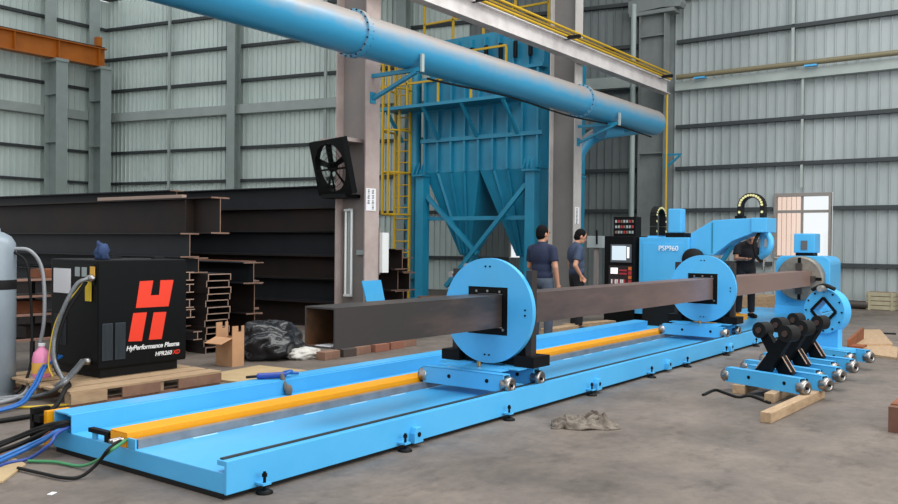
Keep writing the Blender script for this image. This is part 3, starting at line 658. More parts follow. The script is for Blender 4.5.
for i in range(4):
    a = PI/2*i; q0 = (sd*math.cos(a)+Vector((0, 0, 1))*math.sin(a)); q1 = (sd*math.cos(a+PI/2)+Vector((0, 0, 1))*math.sin(a+PI/2)); c0 = Vector((cx_, cy_, cz_))+nrm*.01
    MB().bar(c0+q0*.165, c0+q1*.165, .022, .03).build('jaw', BLK, dsc)
for i in range(12):
    a = 2*PI*i/12; c0 = Vector((cx_, cy_, cz_))+(sd*math.cos(a)+Vector((0, 0, 1))*math.sin(a))*.24; MB().cyl(c0, c0+nrm*.012, .011, 8).build('bolt', BLK, dsc)
MB().prism([(-.17, .15), (.17, .15), (.17, .42), (.1, .36), (-.1, .36), (-.17, .42)], Vector((cx_, cy_, 0))-nrm*.03, sd, (0, 0, 1), -nrm*.09).build('pedestal', BLUE, t)
MB().box(-.14, -.3, .1, .14, .3, .15).build('deck_plate', BLUE, t)
c0 = Vector((cx_, cy_, cz_))+nrm*.03+sd*.02+Vector((0, 0, .278))
MB().tube(smooth_path([c0+sd*.14, c0+Vector((0, 0, .04)), c0-sd*.16+Vector((0, 0, -.02))], 6), .025, 8).build('cable', BLKR, t)
MB().cyl(c0-nrm*.01, c0+nrm*.09, .04, 12).build('connector', mat('alu', 'b5b2ad', .35, .7), t)
# ================================================================== CHUCK HEADSTOCK
t = thing('chuck_headstock', 'blue headstock gripping the tube end in a big round steel chuck', 'headstock', (18.0, 4.35, .15))
hx0, hx1, hy0, hy1 = 17.55, 18.45, 3.86, 4.88
rr = .16; poly = []
for (cy0, cz0, a0) in ((hy0+rr, 1.28-rr, PI), (hy1-rr, 1.28-rr, PI/2)):
    for k in range(7): a = a0-k*PI/12; poly.append((cy0+rr*math.cos(a), cz0+rr*math.sin(a)))
poly += [(hy1, .15), (hy0, .15)]
MB().prism(poly, (hx0, 0, 0), (0, 1, 0), (0, 0, 1), (hx1-hx0, 0, 0)).build('housing', BLUE, t, .015)
MB().lathe((0, 4.37, .84), [(.0, 17.32), (.40, 17.32), (.435, 17.36), (.435, 17.55)], 64, 'x', False).build('chuck', mat('chuck_steel', '8f8a80', .4, .35, '736e66', 6, .6), t)
for k in range(4):
    a = k*PI/2; c_, s_ = math.cos(a), math.sin(a)
    jw = MB().prism([(-.03, .2), (.03, .2), (.03, .41), (-.03, .41)], Vector((17.315, 4.37, .84)), (0, -s_, c_), (0, c_, s_), (.01, 0, 0)).build('jaw_slot', BLK, t)
    MB().prism([(-.055, .17), (.055, .17), (.055, .30), (-.055, .30)], Vector((17.25, 4.37, .84)), (0, -s_, c_), (0, c_, s_), (.07, 0, 0)).build('jaw', mat('jaw_steel', '5c5854', .4, .8), t)
MB().box(17.62, 4.16, 1.34, 18.05, 4.56, 1.72).build('motor_box', BLUE, t, .02)
MB().box(17.605, 4.30, 1.40, 17.62, 4.42, 1.58).build('motor_plate', mat('dull_grey', '5a5f63', .5), t); MB().box(17.64, 4.2, 1.28, 18.0, 4.52, 1.34).build('motor_flange', BLK, t)
MB().box(17.45, 3.9, .15, 17.55, 4.86, .3).build('foot_rail', BLUE, t)
# ================================================================== CUTTING GANTRY
t = thing('cutting_gantry', 'blue plasma cutting gantry with an overhanging arm and lettered cabinet', 'cutting machine', (14.9, 5.9, .15))
gx0, gx1 = 14.45, 15.35
MB().box(gx0, 5.50, .32, gx1, 6.42, 1.60).build('cabinet', BLUE, t, .012)
MB().box(gx0-.012, 5.58, .42, gx0, 6.34, 1.50).build('door', BLUE, t, .004)
text_mesh('PSP960', 'lettering', mat('letter_white', 'f4f6f6', .5), t, (gx0-.030, onx(658.5, 250, gx0-.02).y, onx(658.5, 250.5, gx0-.02).z), (0, -1, 0), (0, 0, 1), .125, 0, .006, 0)
MB().box(gx0-.05, 5.2, .22, gx1+.05, 6.5, .32).build('saddle', BLUE, t)
MB().box(13.1, 5.05, .16, 14.4, 5.75, .60).build('cable_carrier_box', BLKR, t)
MB().box(13.0, 4.9, .28, 13.1, 5.2, .36).build('limit_switch', BLK, t)
for y in (5.3, 6.3): MB().box(gx0, y-.06, .15, gx1, y+.06, .22).build('slide_foot', BLK, t)
pts = [(5.50, 1.31), (5.50, 1.67), (5.11, 1.90), (4.58, 1.927), (4.40, 1.927), (4.40, 1.69), (4.78, 1.54), (5.10, 1.29)]
ar = MB().prism(pts, (14.55, 0, 0), (0, 1, 0), (0, 0, 1), (.5, 0, 0)).build('arm', BLUE, t, .01)
MB().box(14.52, 4.19, 1.69, 15.08, 4.45, 1.935).build('arm_head', BLUE, t, .012)
MB().box(14.545, 5.10, 1.33, 14.55, 5.13, 1.86).build('seam', BLUED, ar)
MB().box(14.6, 5.42, .32, 15.2, 5.50, 1.45).build('column_plate', BLUE, t)
MB().bar((14.8, 5.15, 1.0), (14.8, 4.85, 1.45), .1, .06).build('diagonal_brace', BLUED, t)
MB().lathe((0, 5.42, 1.22), [(0, 14.40), (.17, 14.40), (.19, 14.43), (.19, 14.52), (0, 14.52)], 24, 'x').build('hand_wheel', BLKR, t)
# torch
MB().cyl((14.8, 4.32, 1.69), (14.8, 4.32, 1.30), .07, 16).build('torch_slide', BLUE, t)
MB().cyl((14.8, 4.32, 1.30), (14.8, 4.32, 1.06), .035, 12, .02).build('torch', CHR, t)
hh = thing('tmp', 'x', 'x'); bpy.data.objects.remove(hh)
MB().tube(smooth_path([(14.7, 4.27, 1.72), (14.66, 4.16, 1.55), (14.66, 4.2, 1.38), (14.74, 4.34, 1.28)], 8), .055, 10).build('torch_hose', BLUE, t)
MB().tube(smooth_path([(14.7, 4.35, 1.72), (14.62, 4.42, 1.5), (14.66, 4.4, 1.3), (14.76, 4.34, 1.2)], 8), .03, 8).build('torch_lead', BLKR, t)
MB().box(14.74, 4.24, 1.44, 14.86, 4.4, 1.58).build('torch_clamp', mat('alu', 'b5b2ad', .35, .7), t)
def chain(par, cx_, cy_, cz_, r, x, legs, n=13, wd=.16):
    """arched drag chain in the YZ plane, links with pale dots"""
    P = [(cy_-r, cz_-legs)]+[(cy_-r*math.cos(PI*k/n), cz_+r*math.sin(PI*k/n)) for k in range(n+1)]+[(cy_+r, cz_-legs)]
    for (a, b_), (c_, d_) in zip(P[:-1], P[1:]):
        m_ = Vector((x, (a+c_)/2, (b_+d_)/2)); dr = Vector((0, c_-a, d_-b_)); L = dr.length; dr.normalize()
        lk = MB().bar(m_-dr*L*.48, m_+dr*L*.48, wd, .075, (0, -dr.z, dr.y)).build('chain_link', BLKR, par)
        MB().cyl(m_+Vector((-wd/2-.008, 0, 0)), m_+Vector((-wd/2+.002, 0, 0)), .022, 10).build('link_dot', mat('pale_dot', 'e8dfa0', .5), lk)
ch = thing('drag_chain', 'arched black drag chain with pale dots on top of the gantry arm', 'drag chain', (14.8, 4.52, 1.93))
chain(ch, 14.8, 4.52, 2.14, .19, 14.8, .2)
MB().box(14.7, 4.65, 1.93, 14.9, 4.78, 1.98).build('chain_anchor', BLK, ch)
ch = thing('drag_chain', 'narrow black drag chain loop standing on the lettered cabinet', 'drag chain', (14.9, 6.1, 1.6))
P = [(14.55+.16*(1-math.cos(PI*k/10))*1.3, 1.98+.16*math.sin(PI*k/10)) for k in range(11)]; P = [(P[0][0], 1.62)]+[(P[0][0], 1.8)]+P+[(P[-1][0], 1.8), (P[-1][0], 1.62)]
for (a, b_), (c_, d_) in zip(P[:-1], P[1:]):
    m_ = Vector(((a+c_)/2, 6.19, (b_+d_)/2)); dr = Vector((c_-a, 0, d_-b_)); L = dr.length; dr.normalize()
    lk = MB().bar(m_-dr*L*.48, m_+dr*L*.48, .12, .06, (dr.z, 0, -dr.x)).build('chain_link', BLKR, ch); MB().cyl(m_+Vector((0, -.068, 0)), m_+Vector((0, -.058, 0)), .02, 8).build('link_dot', MATS['pale_dot'], lk)
MB().box(14.5, 6.10, 1.6, 15.02, 6.28, 1.63).build('chain_anchor', BLUE, ch)
mt = thing('servo_motor', 'blue boxed servo motor on the lettered cabinet', 'motor', (14.75, 5.75, 1.6))
MB().box(14.5, 5.66, 1.68, 14.72, 5.90, 2.11).build('cover', BLUE, mt, .02); MB().box(14.48, 5.60, 1.60, 14.85, 5.93, 1.68).build('flange', BLK, mt)
# control panel beside the gantry
t = thing('control_console', 'black control console with lit screen and key rows beside the gantry', 'control panel', (14.5, 6.75, 0))
MB().box(14.35, 6.47, .05, 14.9, 7.06, 1.62).build('cabinet', BLK, t, .01); MB().box(14.4, 6.5, 0, 14.85, 7.0, .05).build('plinth', BLKR, t)
sc = MB().box(14.338, 6.52, 1.14, 14.35, 6.93, 1.47).build('screen_bezel', mat('bezel_grey', '50545a', .5), t); MB().box(14.332, 6.62, 1.18, 14.338, 6.90, 1.44).build('screen', SCR, sc)
MB().box(14.332, 6.56, 1.22, 14.338, 6.60, 1.42).build('screen_strip', SCRW, sc)
kp = MB().box(14.335, 6.50, .72, 14.35, 6.96, 1.08).build('key_panel', mat('key_panel_dark', '22181c', .5), t)
MB().box(14.33, 6.78, .93, 14.335, 6.92, 1.04).build('white_display', SCRW, kp)
for k in range(8): MB().box(14.325, 6.63+k*.036, .75, 14.335, 6.655+k*.036, .83).build('key', WHITE if k % 3 else KEYR, kp)
for r_ in range(4):
    MB().box(14.325, 6.51, .76+r_*.08, 14.335, 6.57, .82+r_*.08).build('key', [KEYR, mat('orange_key', 'c5652a', .5)][r_ % 2], kp)
for r_ in range(2): MB().box(14.325, 6.60, .92+r_*.06, 14.335, 6.75, .95+r_*.06).build('key', KEYR, kp)
t = thing('relay_box', 'open black relay box with rows of terminals above the console', 'electrical box', (14.8, 6.8, 1.62))
MB().box(14.6, 6.56, 1.62, 14.85, 7.0, 1.98).build('case', BLK, t)
for r_ in range(3):
    for k in range(7): MB().box(14.59, 6.60+k*.055, 1.67+r_*.1, 14.60, 6.635+k*.055, 1.72+r_*.1).build('terminal', [PANELG, KEYR, BEND, PANELG][(k*3+r_) % 4], t)
t = thing('wall_switch_box', 'pale grey wall box with a dark lever beside the console', 'switch box', (14.8, 7.5, 1.2))
q0 = onx(588, 236, 16.0); q1 = onx(604, 248, 16.0)
WORLD[t.name] = Vector((16, q0.y-.15, 0)); t.location = (16, q0.y-.15, 0)
MB().box(15.95, q1.y, q1.z, 16.1, q0.y, q0.z).build('box', PANELG, t, .01)
MB().box(15.99, (q0.y+q1.y)/2-.04, 0, 16.06, (q0.y+q1.y)/2+.04, q1.z).build('post', COLM, t)
MB().bar((15.93, (q0.y+q1.y)/2-.05, q0.z+.12), (15.94, (q0.y+q1.y)/2-.05, q1.z+.08), .03, .03).build('lever', BLK, t)
# ================================================================== PLASMA POWER UNIT
UX0, UX1, UY0, UY1, UZ0, UZ1 = 4.46, 5.44, 7.40, 8.24, .17, 1.262
t = thing('plasma_power_unit', 'black plasma power supply cabinet with a big red logo on a pallet', 'power supply', (4.95, 7.8, .15))
MB().box(UX0, UY0, UZ0+.06, UX1, UY1, UZ1-.0).build('cabinet', BLK, t, .012)
MB().box(UX0+.06, UY0+.06, UZ0-.03, UX1-.06, UY1-.06, UZ0+.06).build('skid_base', BLKR, t)
MB().box(UX0+.005, UY0-.006, UZ0+.075, UX1-.005, UY0, UZ1-.03).build('side_panel', BLK, t)
for k, x in enumerate((4.50, 4.635)):
    lv = MB().box(x, UY0-.012, .31, x+.105, UY0-.006, .66).build('vent_grille', mat('vent_grey', '39434b', .5), t)
    for j in range(8): MB().box(x+.006+j*.0125, UY0-.016, .315, x+.011+j*.0125, UY0-.012, .655).build('vent_slat', mat('vent_dark', '20272c', .5), lv)
# logo: slanted block emblem (pixel corners measured on the side panel)
def lp(px, py): q = ony(px, py, UY0-.007); return (q.x, q.z)
def zp(x, y): return lp(100+x/5.04, 260+y/5.04)
for nm, P in (('logo_top', [(200, 107), (268, 103), (255, 178), (297, 176), (304, 102), (370, 100), (345, 233), (180, 242)]), ('logo_leg', [(167, 268), (236, 263), (210, 408), (142, 411)]), ('logo_leg', [(270, 264), (334, 261), (310, 398), (245, 402)])):
    MB().prism([zp(*p) for p in P], (0, UY0-.007, 0), (1, 0, 0), (0, 0, 1), (0, -.003, 0)).build(nm, RED, t)
a = zp(131, 458); b_ = zp(383, 430)
text_mesh('HyPerformance Plasma', 'lettering', WHITE, t, (a[0], UY0-.009, a[1]), (1, 0, (b_[1]-a[1]-.02)/(b_[0]-a[0])*.0), (0, 0, 1), .064, .25, .003, .0016)
a = zp(276, 478)
text_mesh('HPR260', 'lettering', WHITE, t, (a[0], UY0-.009, a[1]-.012), (1, 0, 0), (0, 0, 1), .058, .25, .003, .001)
text_mesh('XD', 'lettering', RED, t, (a[0]+.205, UY0-.009, a[1]-.012), (1, 0, 0), (0, 0, 1), .058, .25, .003, .001)
# rear connection panel details (facing -X)
cp = MB().box(UX0-.008, UY0+.06, 1.02, UX0, UY1-.06, 1.22).build('connection_panel', BLKR, t)
MB().box(UX0-.02, 7.86, .93, UX0-.008, 8.16, 1.17).build('notice_sheet', PAPER, cp)
for y in (7.58, 7.70): MB().box(UX0-.014, y, 1.10, UX0-.008, y+.08, 1.19).build('rating_label', PANELG, cp)
MB().box(UX0-.014, 7.50, .87, UX0-.008, 7.60, 1.06).build('warning_tag', mat('tag_yellow', 'e6c520', .5), cp)
MB().box(UX0-.014, 7.44, 1.08, UX0-.008, 7.52, 1.2).build('rating_label', YLAB, cp)
for y in (7.5, 7.56): MB().lathe((0, y-.03, 1.09 if y < 7.55 else .3), [(0, UX0-.06), (.03, UX0-.06), (.035, UX0-.02), (.035, UX0-.008)], 14, 'x').build('hose_fitting', CHR, t)
for j in range(10): MB().box(UX0-.006, 7.95+j*.022, .42, UX0, 7.96+j*.022, .72).build('louvre', mat('vent_dark', '20272c', .5), t)
MB().box(4.9, 7.9, UZ1, 5.02, 8.0, UZ1+.02).build('lifting_plate', BLKR, t); MB().box(5.2, 7.6, UZ1, 5.32, 7.66, UZ1+.025).build('lifting_plate', BLKR, t)
def blob(name, c, r, m, lab, cat, seed=0, amp=.25, squash=1, sub=4, fr=3.0, flat=True):
    from mathutils import noise
    bm = bmesh.new(); bmesh.ops.create_icosphere(bm, subdivisions=sub, radius=1)
    for v in bm.verts:
        d = v.co.copy(); k = 1+amp*(abs(noise.noise(d*fr+Vector((seed*7.3, seed, 0))))*2-.5)+amp*.45*noise.noise(d*fr*2.7+Vector((seed, 3, 1)))
        v.co = Vector((d.x*r[0]*k, d.y*r[1]*k, d.z*r[2]*k))
        if flat: v.co.z = max(v.co.z, -r[2]*.62)
    mn = min(v.co.z for v in bm.verts)
    for v in bm.verts: v.co.z -= mn
    me = bpy.data.meshes.new(name); bm.to_mesh(me); bm.free(); me.materials.append(m)
    for p in me.polygons: p.use_smooth = True
    o = bpy.data.objects.new(name, me); COL.objects.link(o); o.location = c; o['label'] = lab; o['category'] = cat; return o
blob('blue_rag', (4.63, 7.62, UZ1), (.07, .06, .10), mat('blue_rag_cloth', '3a4f78', .95, 0, '20304f', 20, .6), 'crumpled blue rag on top of the black power unit', 'rag', 3, .5, sub=3)
# pallet under it
t = thing('wooden_pallet', 'worn wooden pallet under the black power unit', 'pallet', (4.8, 7.6, 0))
for k in range(6): MB().box(3.95 if k < 4 else 4.08, 6.98+k*.25, .115, 5.56, 7.17+k*.25, .139, ).build('deck_board', WOOD, t, .003)
for y in (7.0, 7.6, 8.24):
    for x in (3.98 if y < 8 else 4.08, 4.66, 5.30): MB().box(x, y, .022, x+.24, y+.12, .115).build('block', WOOD, t)
for y in (6.99, 7.6, 8.22): MB().box(3.95 if y < 8 else 4.08, y, 0, 5.56, y+.14, .022).build('bottom_board', WOODR, t)
MB().box(3.96, 6.975, .022, 4.3, 6.99, .115).build('stringer', WOOD, t)
for a, b_ in ((4.45, 4.85), (5.05, 5.56)): MB().box(a, 6.975, .022, b_, 6.99, .115).build('stringer', WOODR, t)
tag(MB().obox((6.15, 7.2, .012), (1.0, .7, .02), (0, 0, .12)).build('plywood_board', PLY), 'pale plywood sheet lying on the floor beside the pallet', 'board')
tag(MB().obox((4.3, 6.55, .006), (1.6, .45, .01), (0, 0, .06)).build('cardboard_sheet', WOODR), 'brown cardboard strip on the floor along the blue bed', 'cardboard')
# gas tank
cx_, cy_ = 3.88, 8.18; t = thing('gas_tank', 'tall grey gas tank beside the power unit', 'gas tank', (cx_, cy_, 0))
MB().lathe((cx_, cy_, 0), [(.17, 0), (.17, .04), (.185, .06), (.185, 1.36), (.175, 1.42), (.14, 1.475), (.08, 1.51), (.05, 1.52), (.05, 1.55)], 32).build('cylinder', TANK, t)
MB().cyl((cx_, cy_, 1.55), (cx_, cy_, 1.60), .03, 12).build('valve', CHR, t)
MB().tube(smooth_path([(cx_-.04, cy_, 1.52), (cx_, cy_, 1.66), (cx_+.04, cy_, 1.52)], 8), .012, 8).build('handle', TANK, t)
MB().lathe((cx_, cy_, 0), [(.187, .98), (.19, 1.0), (.19, 1.05), (.187, 1.07)], 32).build('strap', BLKR, t)
g = ony(5, 240, 8.05); 
def hose(name, pts, r, m, lab, cat='hose'):
    o = MB().tube(smooth_path(pts, 8), r, 8).build(name, m); return tag(o, lab, cat)
hose('gas_hose', [(3.98, 8.06, 1.36), (4.10, 7.95, 1.34), (4.20, 7.92, 1.15), (4.21, 7.9, .7), (4.17, 7.95, .35), (4.0, 7.75, .12), (3.8, 7.6, .035), (3.4, 7.5, .025)], .017, GREYH, 'grey hose looping down from the gas tank to the floor')
hose('gas_hose', [(3.99, 8.03, 1.33), (4.06, 7.93, 1.2), (4.1, 7.92, .7), (4.05, 7.85, .25), (3.85, 7.75, .04), (3.5, 7.7, .02)], .013, BLKR, 'thin black hose hanging down along the gas tank')
hose('braided_hose', [(UX0-.06, 7.47, 1.09), (4.30, 7.5, 1.03), (4.20, 7.55, .8), (4.15, 7.6, .55), (4.12, 7.55, .35), (4.12, 7.4, .18)], .020, mat('braided_grey', '7a7d80', .35, .3, '4f5356', 60, .6), 'braided grey hose curving down from the power unit panel')
hose('power_lead', [(UX0-.05, 7.52, 1.06), (4.22, 7.57, .72), (4.14, 7.57, .3), (4.12, 7.3, .155), (3.95, 7.05, .16), (3.75, 6.9, .03), (3.4, 6.8, .02), (2.6, 6.9, .02)], .02, BLKR, 'thick black lead running from the power unit down across the pallet')
hose('yellow_lead', [(UX0-.05, 7.56, 1.05), (4.18, 7.61, .72), (4.10, 7.61, .33), (4.08, 7.5, .20)], .008, mat('lead_yellow', 'c9a92f', .5), 'thin yellow lead running down beside the braided hose')
for k, dy in enumerate((0, .035)):
    hose('braided_hose', [(UX0-.06, 7.53+dy, .31), onz(76, 371-k*3, .26), onz(63, 384-k*3, .20), onz(45, 394-k*3, .06), onz(20, 398-k*2, .03), onz(-10, 401-k*2, .03)], .02, MATS['braided_grey'], ['braided grey hose low on the power unit, nearest its red logo side', 'braided grey hose low on the power unit, next to the louvres'][k])
for k in range(2): hose('blue_hose', [(4.36, 7.85+k*.06, .33), (4.1, 7.65+k*.05, .28), (3.85, 7.4+k*.05, .12), (3.55, 7.2+k*.05, .03), (2.8, 7.2+k*.05, .02)], .014, BLUEH, ['blue hose sloping from the power unit to the floor', 'second blue hose sloping beside it towards the gas tank'][k])
hose('yellow_hose', [(4.0, 7.0, .02), (3.85, 7.12, .016), (3.7, 7.2, .016), (3.62, 7.35, .016)], .012, mat('lead_yellow', 'c9a92f', .5), 'short yellow hose on the floor beside the pallet')
# pink jug on low timber stand
t = thing('pallet_stub', 'low wooden board stand under the pink jug', 'stand', (4.1, 7.9, 0))
jq = onz(41.5, 377, .165); bx, by = jq.x+.1, jq.y-.1
MB().box(bx-.28, by-.02, .145, bx+.02, by+.3, .165).build('board', WOOD, t)
for y in (by, by+.2): MB().box(bx-.25, y, 0.1392, bx-.05, y+.08, .145).build('block', WOODR, t)
t = thing('coolant_jug', 'translucent jug of pink coolant beside the power unit', 'jug', (4.12, 7.84, .165))
jx, jy = jq.x, jq.y; WORLD[t.name] = Vector((jx, jy, .165)); t.location = (jx, jy, .165)
MB().lathe((jx, jy, .165), [(.075, 0), (.083, .02), (.083, .17), (.07, .23), (.03, .27), (.026, .29)], 24).build('jug_body', PINK, t)
MB().lathe((jx, jy, .165), [(.0845, .04), (.0845, .14)], 24).build('jug_label', YLAB, t)
MB().cyl((jx, jy, .455), (jx, jy, .48), .032, 14).build('cap', WHITE, t)
# ------------------------------------------------------------------ bed cables
def P(x, y, z): return onz(x, y, z)
ins = Vector((3.3, 5.53, .21))
for k, (m, r, pts, lab) in enumerate((
    (BLKR, .017, [(62, 423, .22), (40, 428, .15), (15, 438, .06), (-10, 447, .03)], 'thick black cable leaving the cable channel, topmost of the bundle'),
    (BLKR, .016, [(62, 426, .20), (42, 434, .12), (20, 444, .05), (-10, 455, .03)], 'thick black cable leaving the cable channel, second of the bundle'),
    (REDH, .012, [(62, 427, .19), (40, 440, .09), (20, 449, .04), (-10, 460, .02)], 'dull red hose leaving the cable channel in the bundle'),
    (BLUEH, .013, [(63, 429, .18), (45, 440, .12), (25, 450, .05), (-10, 466, .02)], 'light blue hose leaving the cable channel across the floor'),
    (mat('dark_blue_hose', '23408a', .4), .012, [(63, 430, .18), (50, 444, .12), (30, 458, .03), (8, 463, .02), (-10, 470, .02)], 'dark blue hose leaving the cable channel, lowest of the bundle'),
    (mat('mid_blue_hose', '2f74b8', .4), .011, [(63, 428, .185), (46, 437, .13), (24, 447, .06), (-10, 462, .025)], 'mid blue hose leaving the cable channel between the red and light blue ones'),
    (BLKR, .012, [(62, 424, .215), (38, 431, .13), (12, 441, .05), (-10, 450, .02)], 'thin black cable between the two thick ones of the bundle'))):
    pp = [(3.5, 5.47+k*.02, .19+.008*k)]+[P(*q) for q in pts]
    hose('bed_cable', pp, r, m, lab, 'cable')
hose('green_hose', [(3.10, 4.80, .20), P(113, 449, .19), P(98, 460, .08), P(80, 466, .02), P(55, 462, .015), P(28, 461, .015)], .010, GREENH, 'green hose looping from the yellow rail end over the floor', 'hose')
hose('black_cable', [(3.09, 4.83, .20), P(109, 449, .19), P(98, 463, .09), P(82, 476, .02), P(65, 478, .018), P(40, 473, .018), P(18, 468, .018)], .011, BLKR, 'black cable looping from the yellow rail end over the floor', 'cable')
for k, y in enumerate((4.80, 4.83)):
    o = MB().cyl((3.07, y, .20), (3.0, y+.01, .195), .016, 10).build('hose_fitting', CHR); tag(o, 'small chrome hose fitting at the %s hose on the yellow rail end' % ('green', 'black')[k], 'fitting')
q = [onz(-8, 448), onz(26, 466), onz(3, 483), onz(-14, 486)]
tag(MB().prism([(p.x, p.y) for p in q], (0, 0, .002), (1, 0, 0), (0, 1, 0), (0, 0, .012)).build('floor_board', PLY), 'pale wooden board corner on the floor by the bed cables', 'board')
tag(MB().obox(tuple(onz(52, 494)+Vector((0, 0, .003))), (.05, .03, .004), (0, 0, .5)).build('paper_scrap', PAPER), 'tiny white paper scrap on the floor in front of the bed', 'paper')
# blue tool on the channel
t = thing('air_tool', 'blue air tool with hose lying on the cable channel edge', 'tool', (5.0, 5.45, .278))
MB().cap((4.86, 5.60, .305), (5.02, 5.47, .31), .026).build('tool_body', mat('tool_blue', '22439a', .4), t)
MB().cap((5.0, 5.47, .31), (4.98, 5.40, .20), .02).build('trigger_grip', mat('tool_grey', '5a5550', .6), t)
MB().tube(smooth_path([(5.02, 5.47, .31), (5.12, 5.48, .33), (5.1, 5.56, .31), (5.22, 5.5, .30)], 6), .014, 8).build('air_hose', BLUEH, t)
MB().cap((4.78, 5.66, .30), (4.86, 5.6, .305), .012).build('nozzle', BLKR, t)
MB().ell((5.0, 5.385, .19), (.035, .03, .05)).build('rag_wrap', mat('rag_brown', '6f6459', .9), t)
# ------------------------------------------------------------------ floor clutter
# cardboard box with open flaps
t = thing('cardboard_box', 'open cardboard box with upright flaps on the floor beside the bin bag', 'cardboard box', (6.48, 7.98, 0), math.radians(3), None, False)
bw, bd, bh, k = .18, .28, .33, .008
MB().box(-bw/2, -bd/2, 0, bw/2, bd/2, k).build('bottom', CARD, t)
for nm, a in (('side', (-bw/2, -bd/2, k, -bw/2+k, bd/2, bh)), ('side', (bw/2-k, -bd/2, k, bw/2, bd/2, bh)), ('side', (-bw/2+k, -bd/2, k, bw/2-k, -bd/2+k, bh)), ('side', (-bw/2+k, bd/2-k, k, bw/2-k, bd/2, bh))): MB().box(*a).build(nm, CARD, t)
MB().add([(-bw/2, -bd/2, bh), (-bw/2, bd/2, bh), (-bw/2-.17, bd/2, bh-.06), (-bw/2-.17, -bd/2, bh-.06), (-bw/2, -bd/2, bh+k), (-bw/2, bd/2, bh+k), (-bw/2-.17, bd/2, bh-.052), (-bw/2-.17, -bd/2, bh-.052)], [(3, 2, 1, 0), (4, 5, 6, 7), (0, 1, 5, 4), (1, 2, 6, 5), (2, 3, 7, 6), (3, 0, 4, 7)]).build('flap', CARD, t)
MB().prism([(-.09, 0), (.09, 0), (.09, .14), (.05, .14), (.05, .07), (.0, .07), (.0, .14), (-.09, .14)], (0, -bd/2, bh), (1, 0, 0), (0, 0, 1), (0, k, 0)).build('flap', CARD, t)
MB().prism([(-.09, 0), (.09, 0), (.09, .17), (.05, .17), (.05, .1), (0, .1), (0, .17), (-.09, .17)], (0, bd/2-k, bh), (1, 0, 0), (0, 0, 1), (0, k, 0)).build('flap', CARD, t)
o = blob('garbage_bag', (7.2, 8.15, 0), (.42, .40, .30), BAG, 'shiny black bin bag full of rubbish on the floor', 'garbage bag', 2, .16, sub=5, fr=1.7)
blob('plastic_bag', (7.45, 7.75, 0), (.24, .14, .09), WBAG, 'small crumpled white plastic bag beside the black bin bag', 'plastic bag', 5, .18, sub=4, fr=2)
o = thing('rag_heap', 'heap of crumpled dirty work cloths on the floor before the bed', 'cloth heap', (6.1, 3.15, 0))
cxh = onz(584, 427); WORLD[o.name] = Vector((cxh.x, cxh.y, 0)); o.location = (cxh.x, cxh.y, 0)
from mathutils import noise as MN
def cloth(par, cx_, cy_, rx, ry, h, seed, rz=0, name='folded_cloth', m=None):
    n_, m_ = 56, 44; V = []; F = []
    for j in range(m_+1):
        for i in range(n_+1):
            u, v = i/n_*2-1, j/m_*2-1; r = math.sqrt(u*u*.9+v*v*.9); fall = max(0, 1-r**1.8)
            f1 = abs(MN.noise(Vector((u*2.2+seed, v*3.6, seed)))); f2 = abs(MN.noise(Vector((u*5+seed, v*8, seed*2))))
            z = .008+h*(fall**.6)*(.35+1.0*f1+.12*f2)
            a = rz+.5*MN.noise(Vector((u, v, seed))); x, y = u*rx*(1+.25*MN.noise(Vector((v*2, u, seed+4)))), v*ry*(1+.3*MN.noise(Vector((u*2, v, seed+8))))
            V.append((cx_+x*math.cos(a)-y*math.sin(a), cy_+x*math.sin(a)+y*math.cos(a), z))
    k = len(V); V += [(x, y, max(0.001, z-.012)) for x, y, z in V]; q = n_+1
    for j in range(m_):
        for i in range(n_):
            a = j*q+i; F.append((a, a+1, a+q+1, a+q)); F.append((k+a+q, k+a+q+1, k+a+1, k+a))
    for i in range(n_): F.append((i+1, i, k+i, k+i+1)); a = m_*q+i; F.append((a, a+1, k+a+1, k+a))
    for j in range(m_): a = j*q; F.append((a, a+q, k+a+q, k+a)); a = j*q+n_; F.append((a+q, a, k+a, k+a+q))
    return MB().add(V, F, True).build(name, m or CLOTH, par)
d = Vector((RM[0][0], RM[1][0], 0)).normalized(); az = math.atan2(d.y, d.x)
cloth(o, cxh.x, cxh.y, .25, .13, .11, 1.3, az); p_ = cxh+d*.08; cloth(o, p_.x+.06, p_.y+.04, .16, .13, .12, 4.1, az+.4, m=mat('dark_rag', '40362f', .95, 0, '6f655c', 9, .7, .4, 25)); p_ = cxh-d*.12; cloth(o, p_.x, p_.y, .13, .1, .10, 7.7, az-.3)
# brown steel block at the right edge, flat plates, crates near the wall
b = onz(888, 432); t = thing('steel_block', 'rusty brown steel section end on the floor beside the aisle', 'steel section', (b.x, b.y, 0))
MB().prism([(0, 0), (0, .2), (-.16, .2), (-.16, 0)], (b.x, b.y, 0), (0, 1, 0), (0, 0, 1), (1.4, 0, 0)).build('section', mat('rust_brown', '6e4a3a', .7, 0, '57392d', 5, .6), t); MB().box(b.x+.1, b.y-.16, .2, b.x+1.3, b.y, .21).build('cover_strip', RSTBEAM, t)
for k, (pts, h, m, lab) in enumerate((([(838, 352), (897, 360), (898, 349), (862, 344)], .03, WOOD, 'lower pale plank sheet on the floor beyond the spare disc'), ([(850, 348), (893, 348), (880, 333), (862, 333)], .06, WOOD, 'upper pale plank sheet on the floor beyond the spare disc'))):
    q = [onz(*p) for p in pts]; z = .031 if k else 0.001
    tag(MB().prism([(p.x, p.y) for p in q], (0, 0, z), (1, 0, 0), (0, 1, 0), (0, 0, .03)).build('plank_sheet', m), lab, 'board')
b = onz(856, 350); t = thing('rusty_angle', 'orange rusty steel plate leaning low behind the spare disc', 'steel plate', (b.x, b.y, 0))
q0, q1 = onz(847, 352), onz(861, 343); 
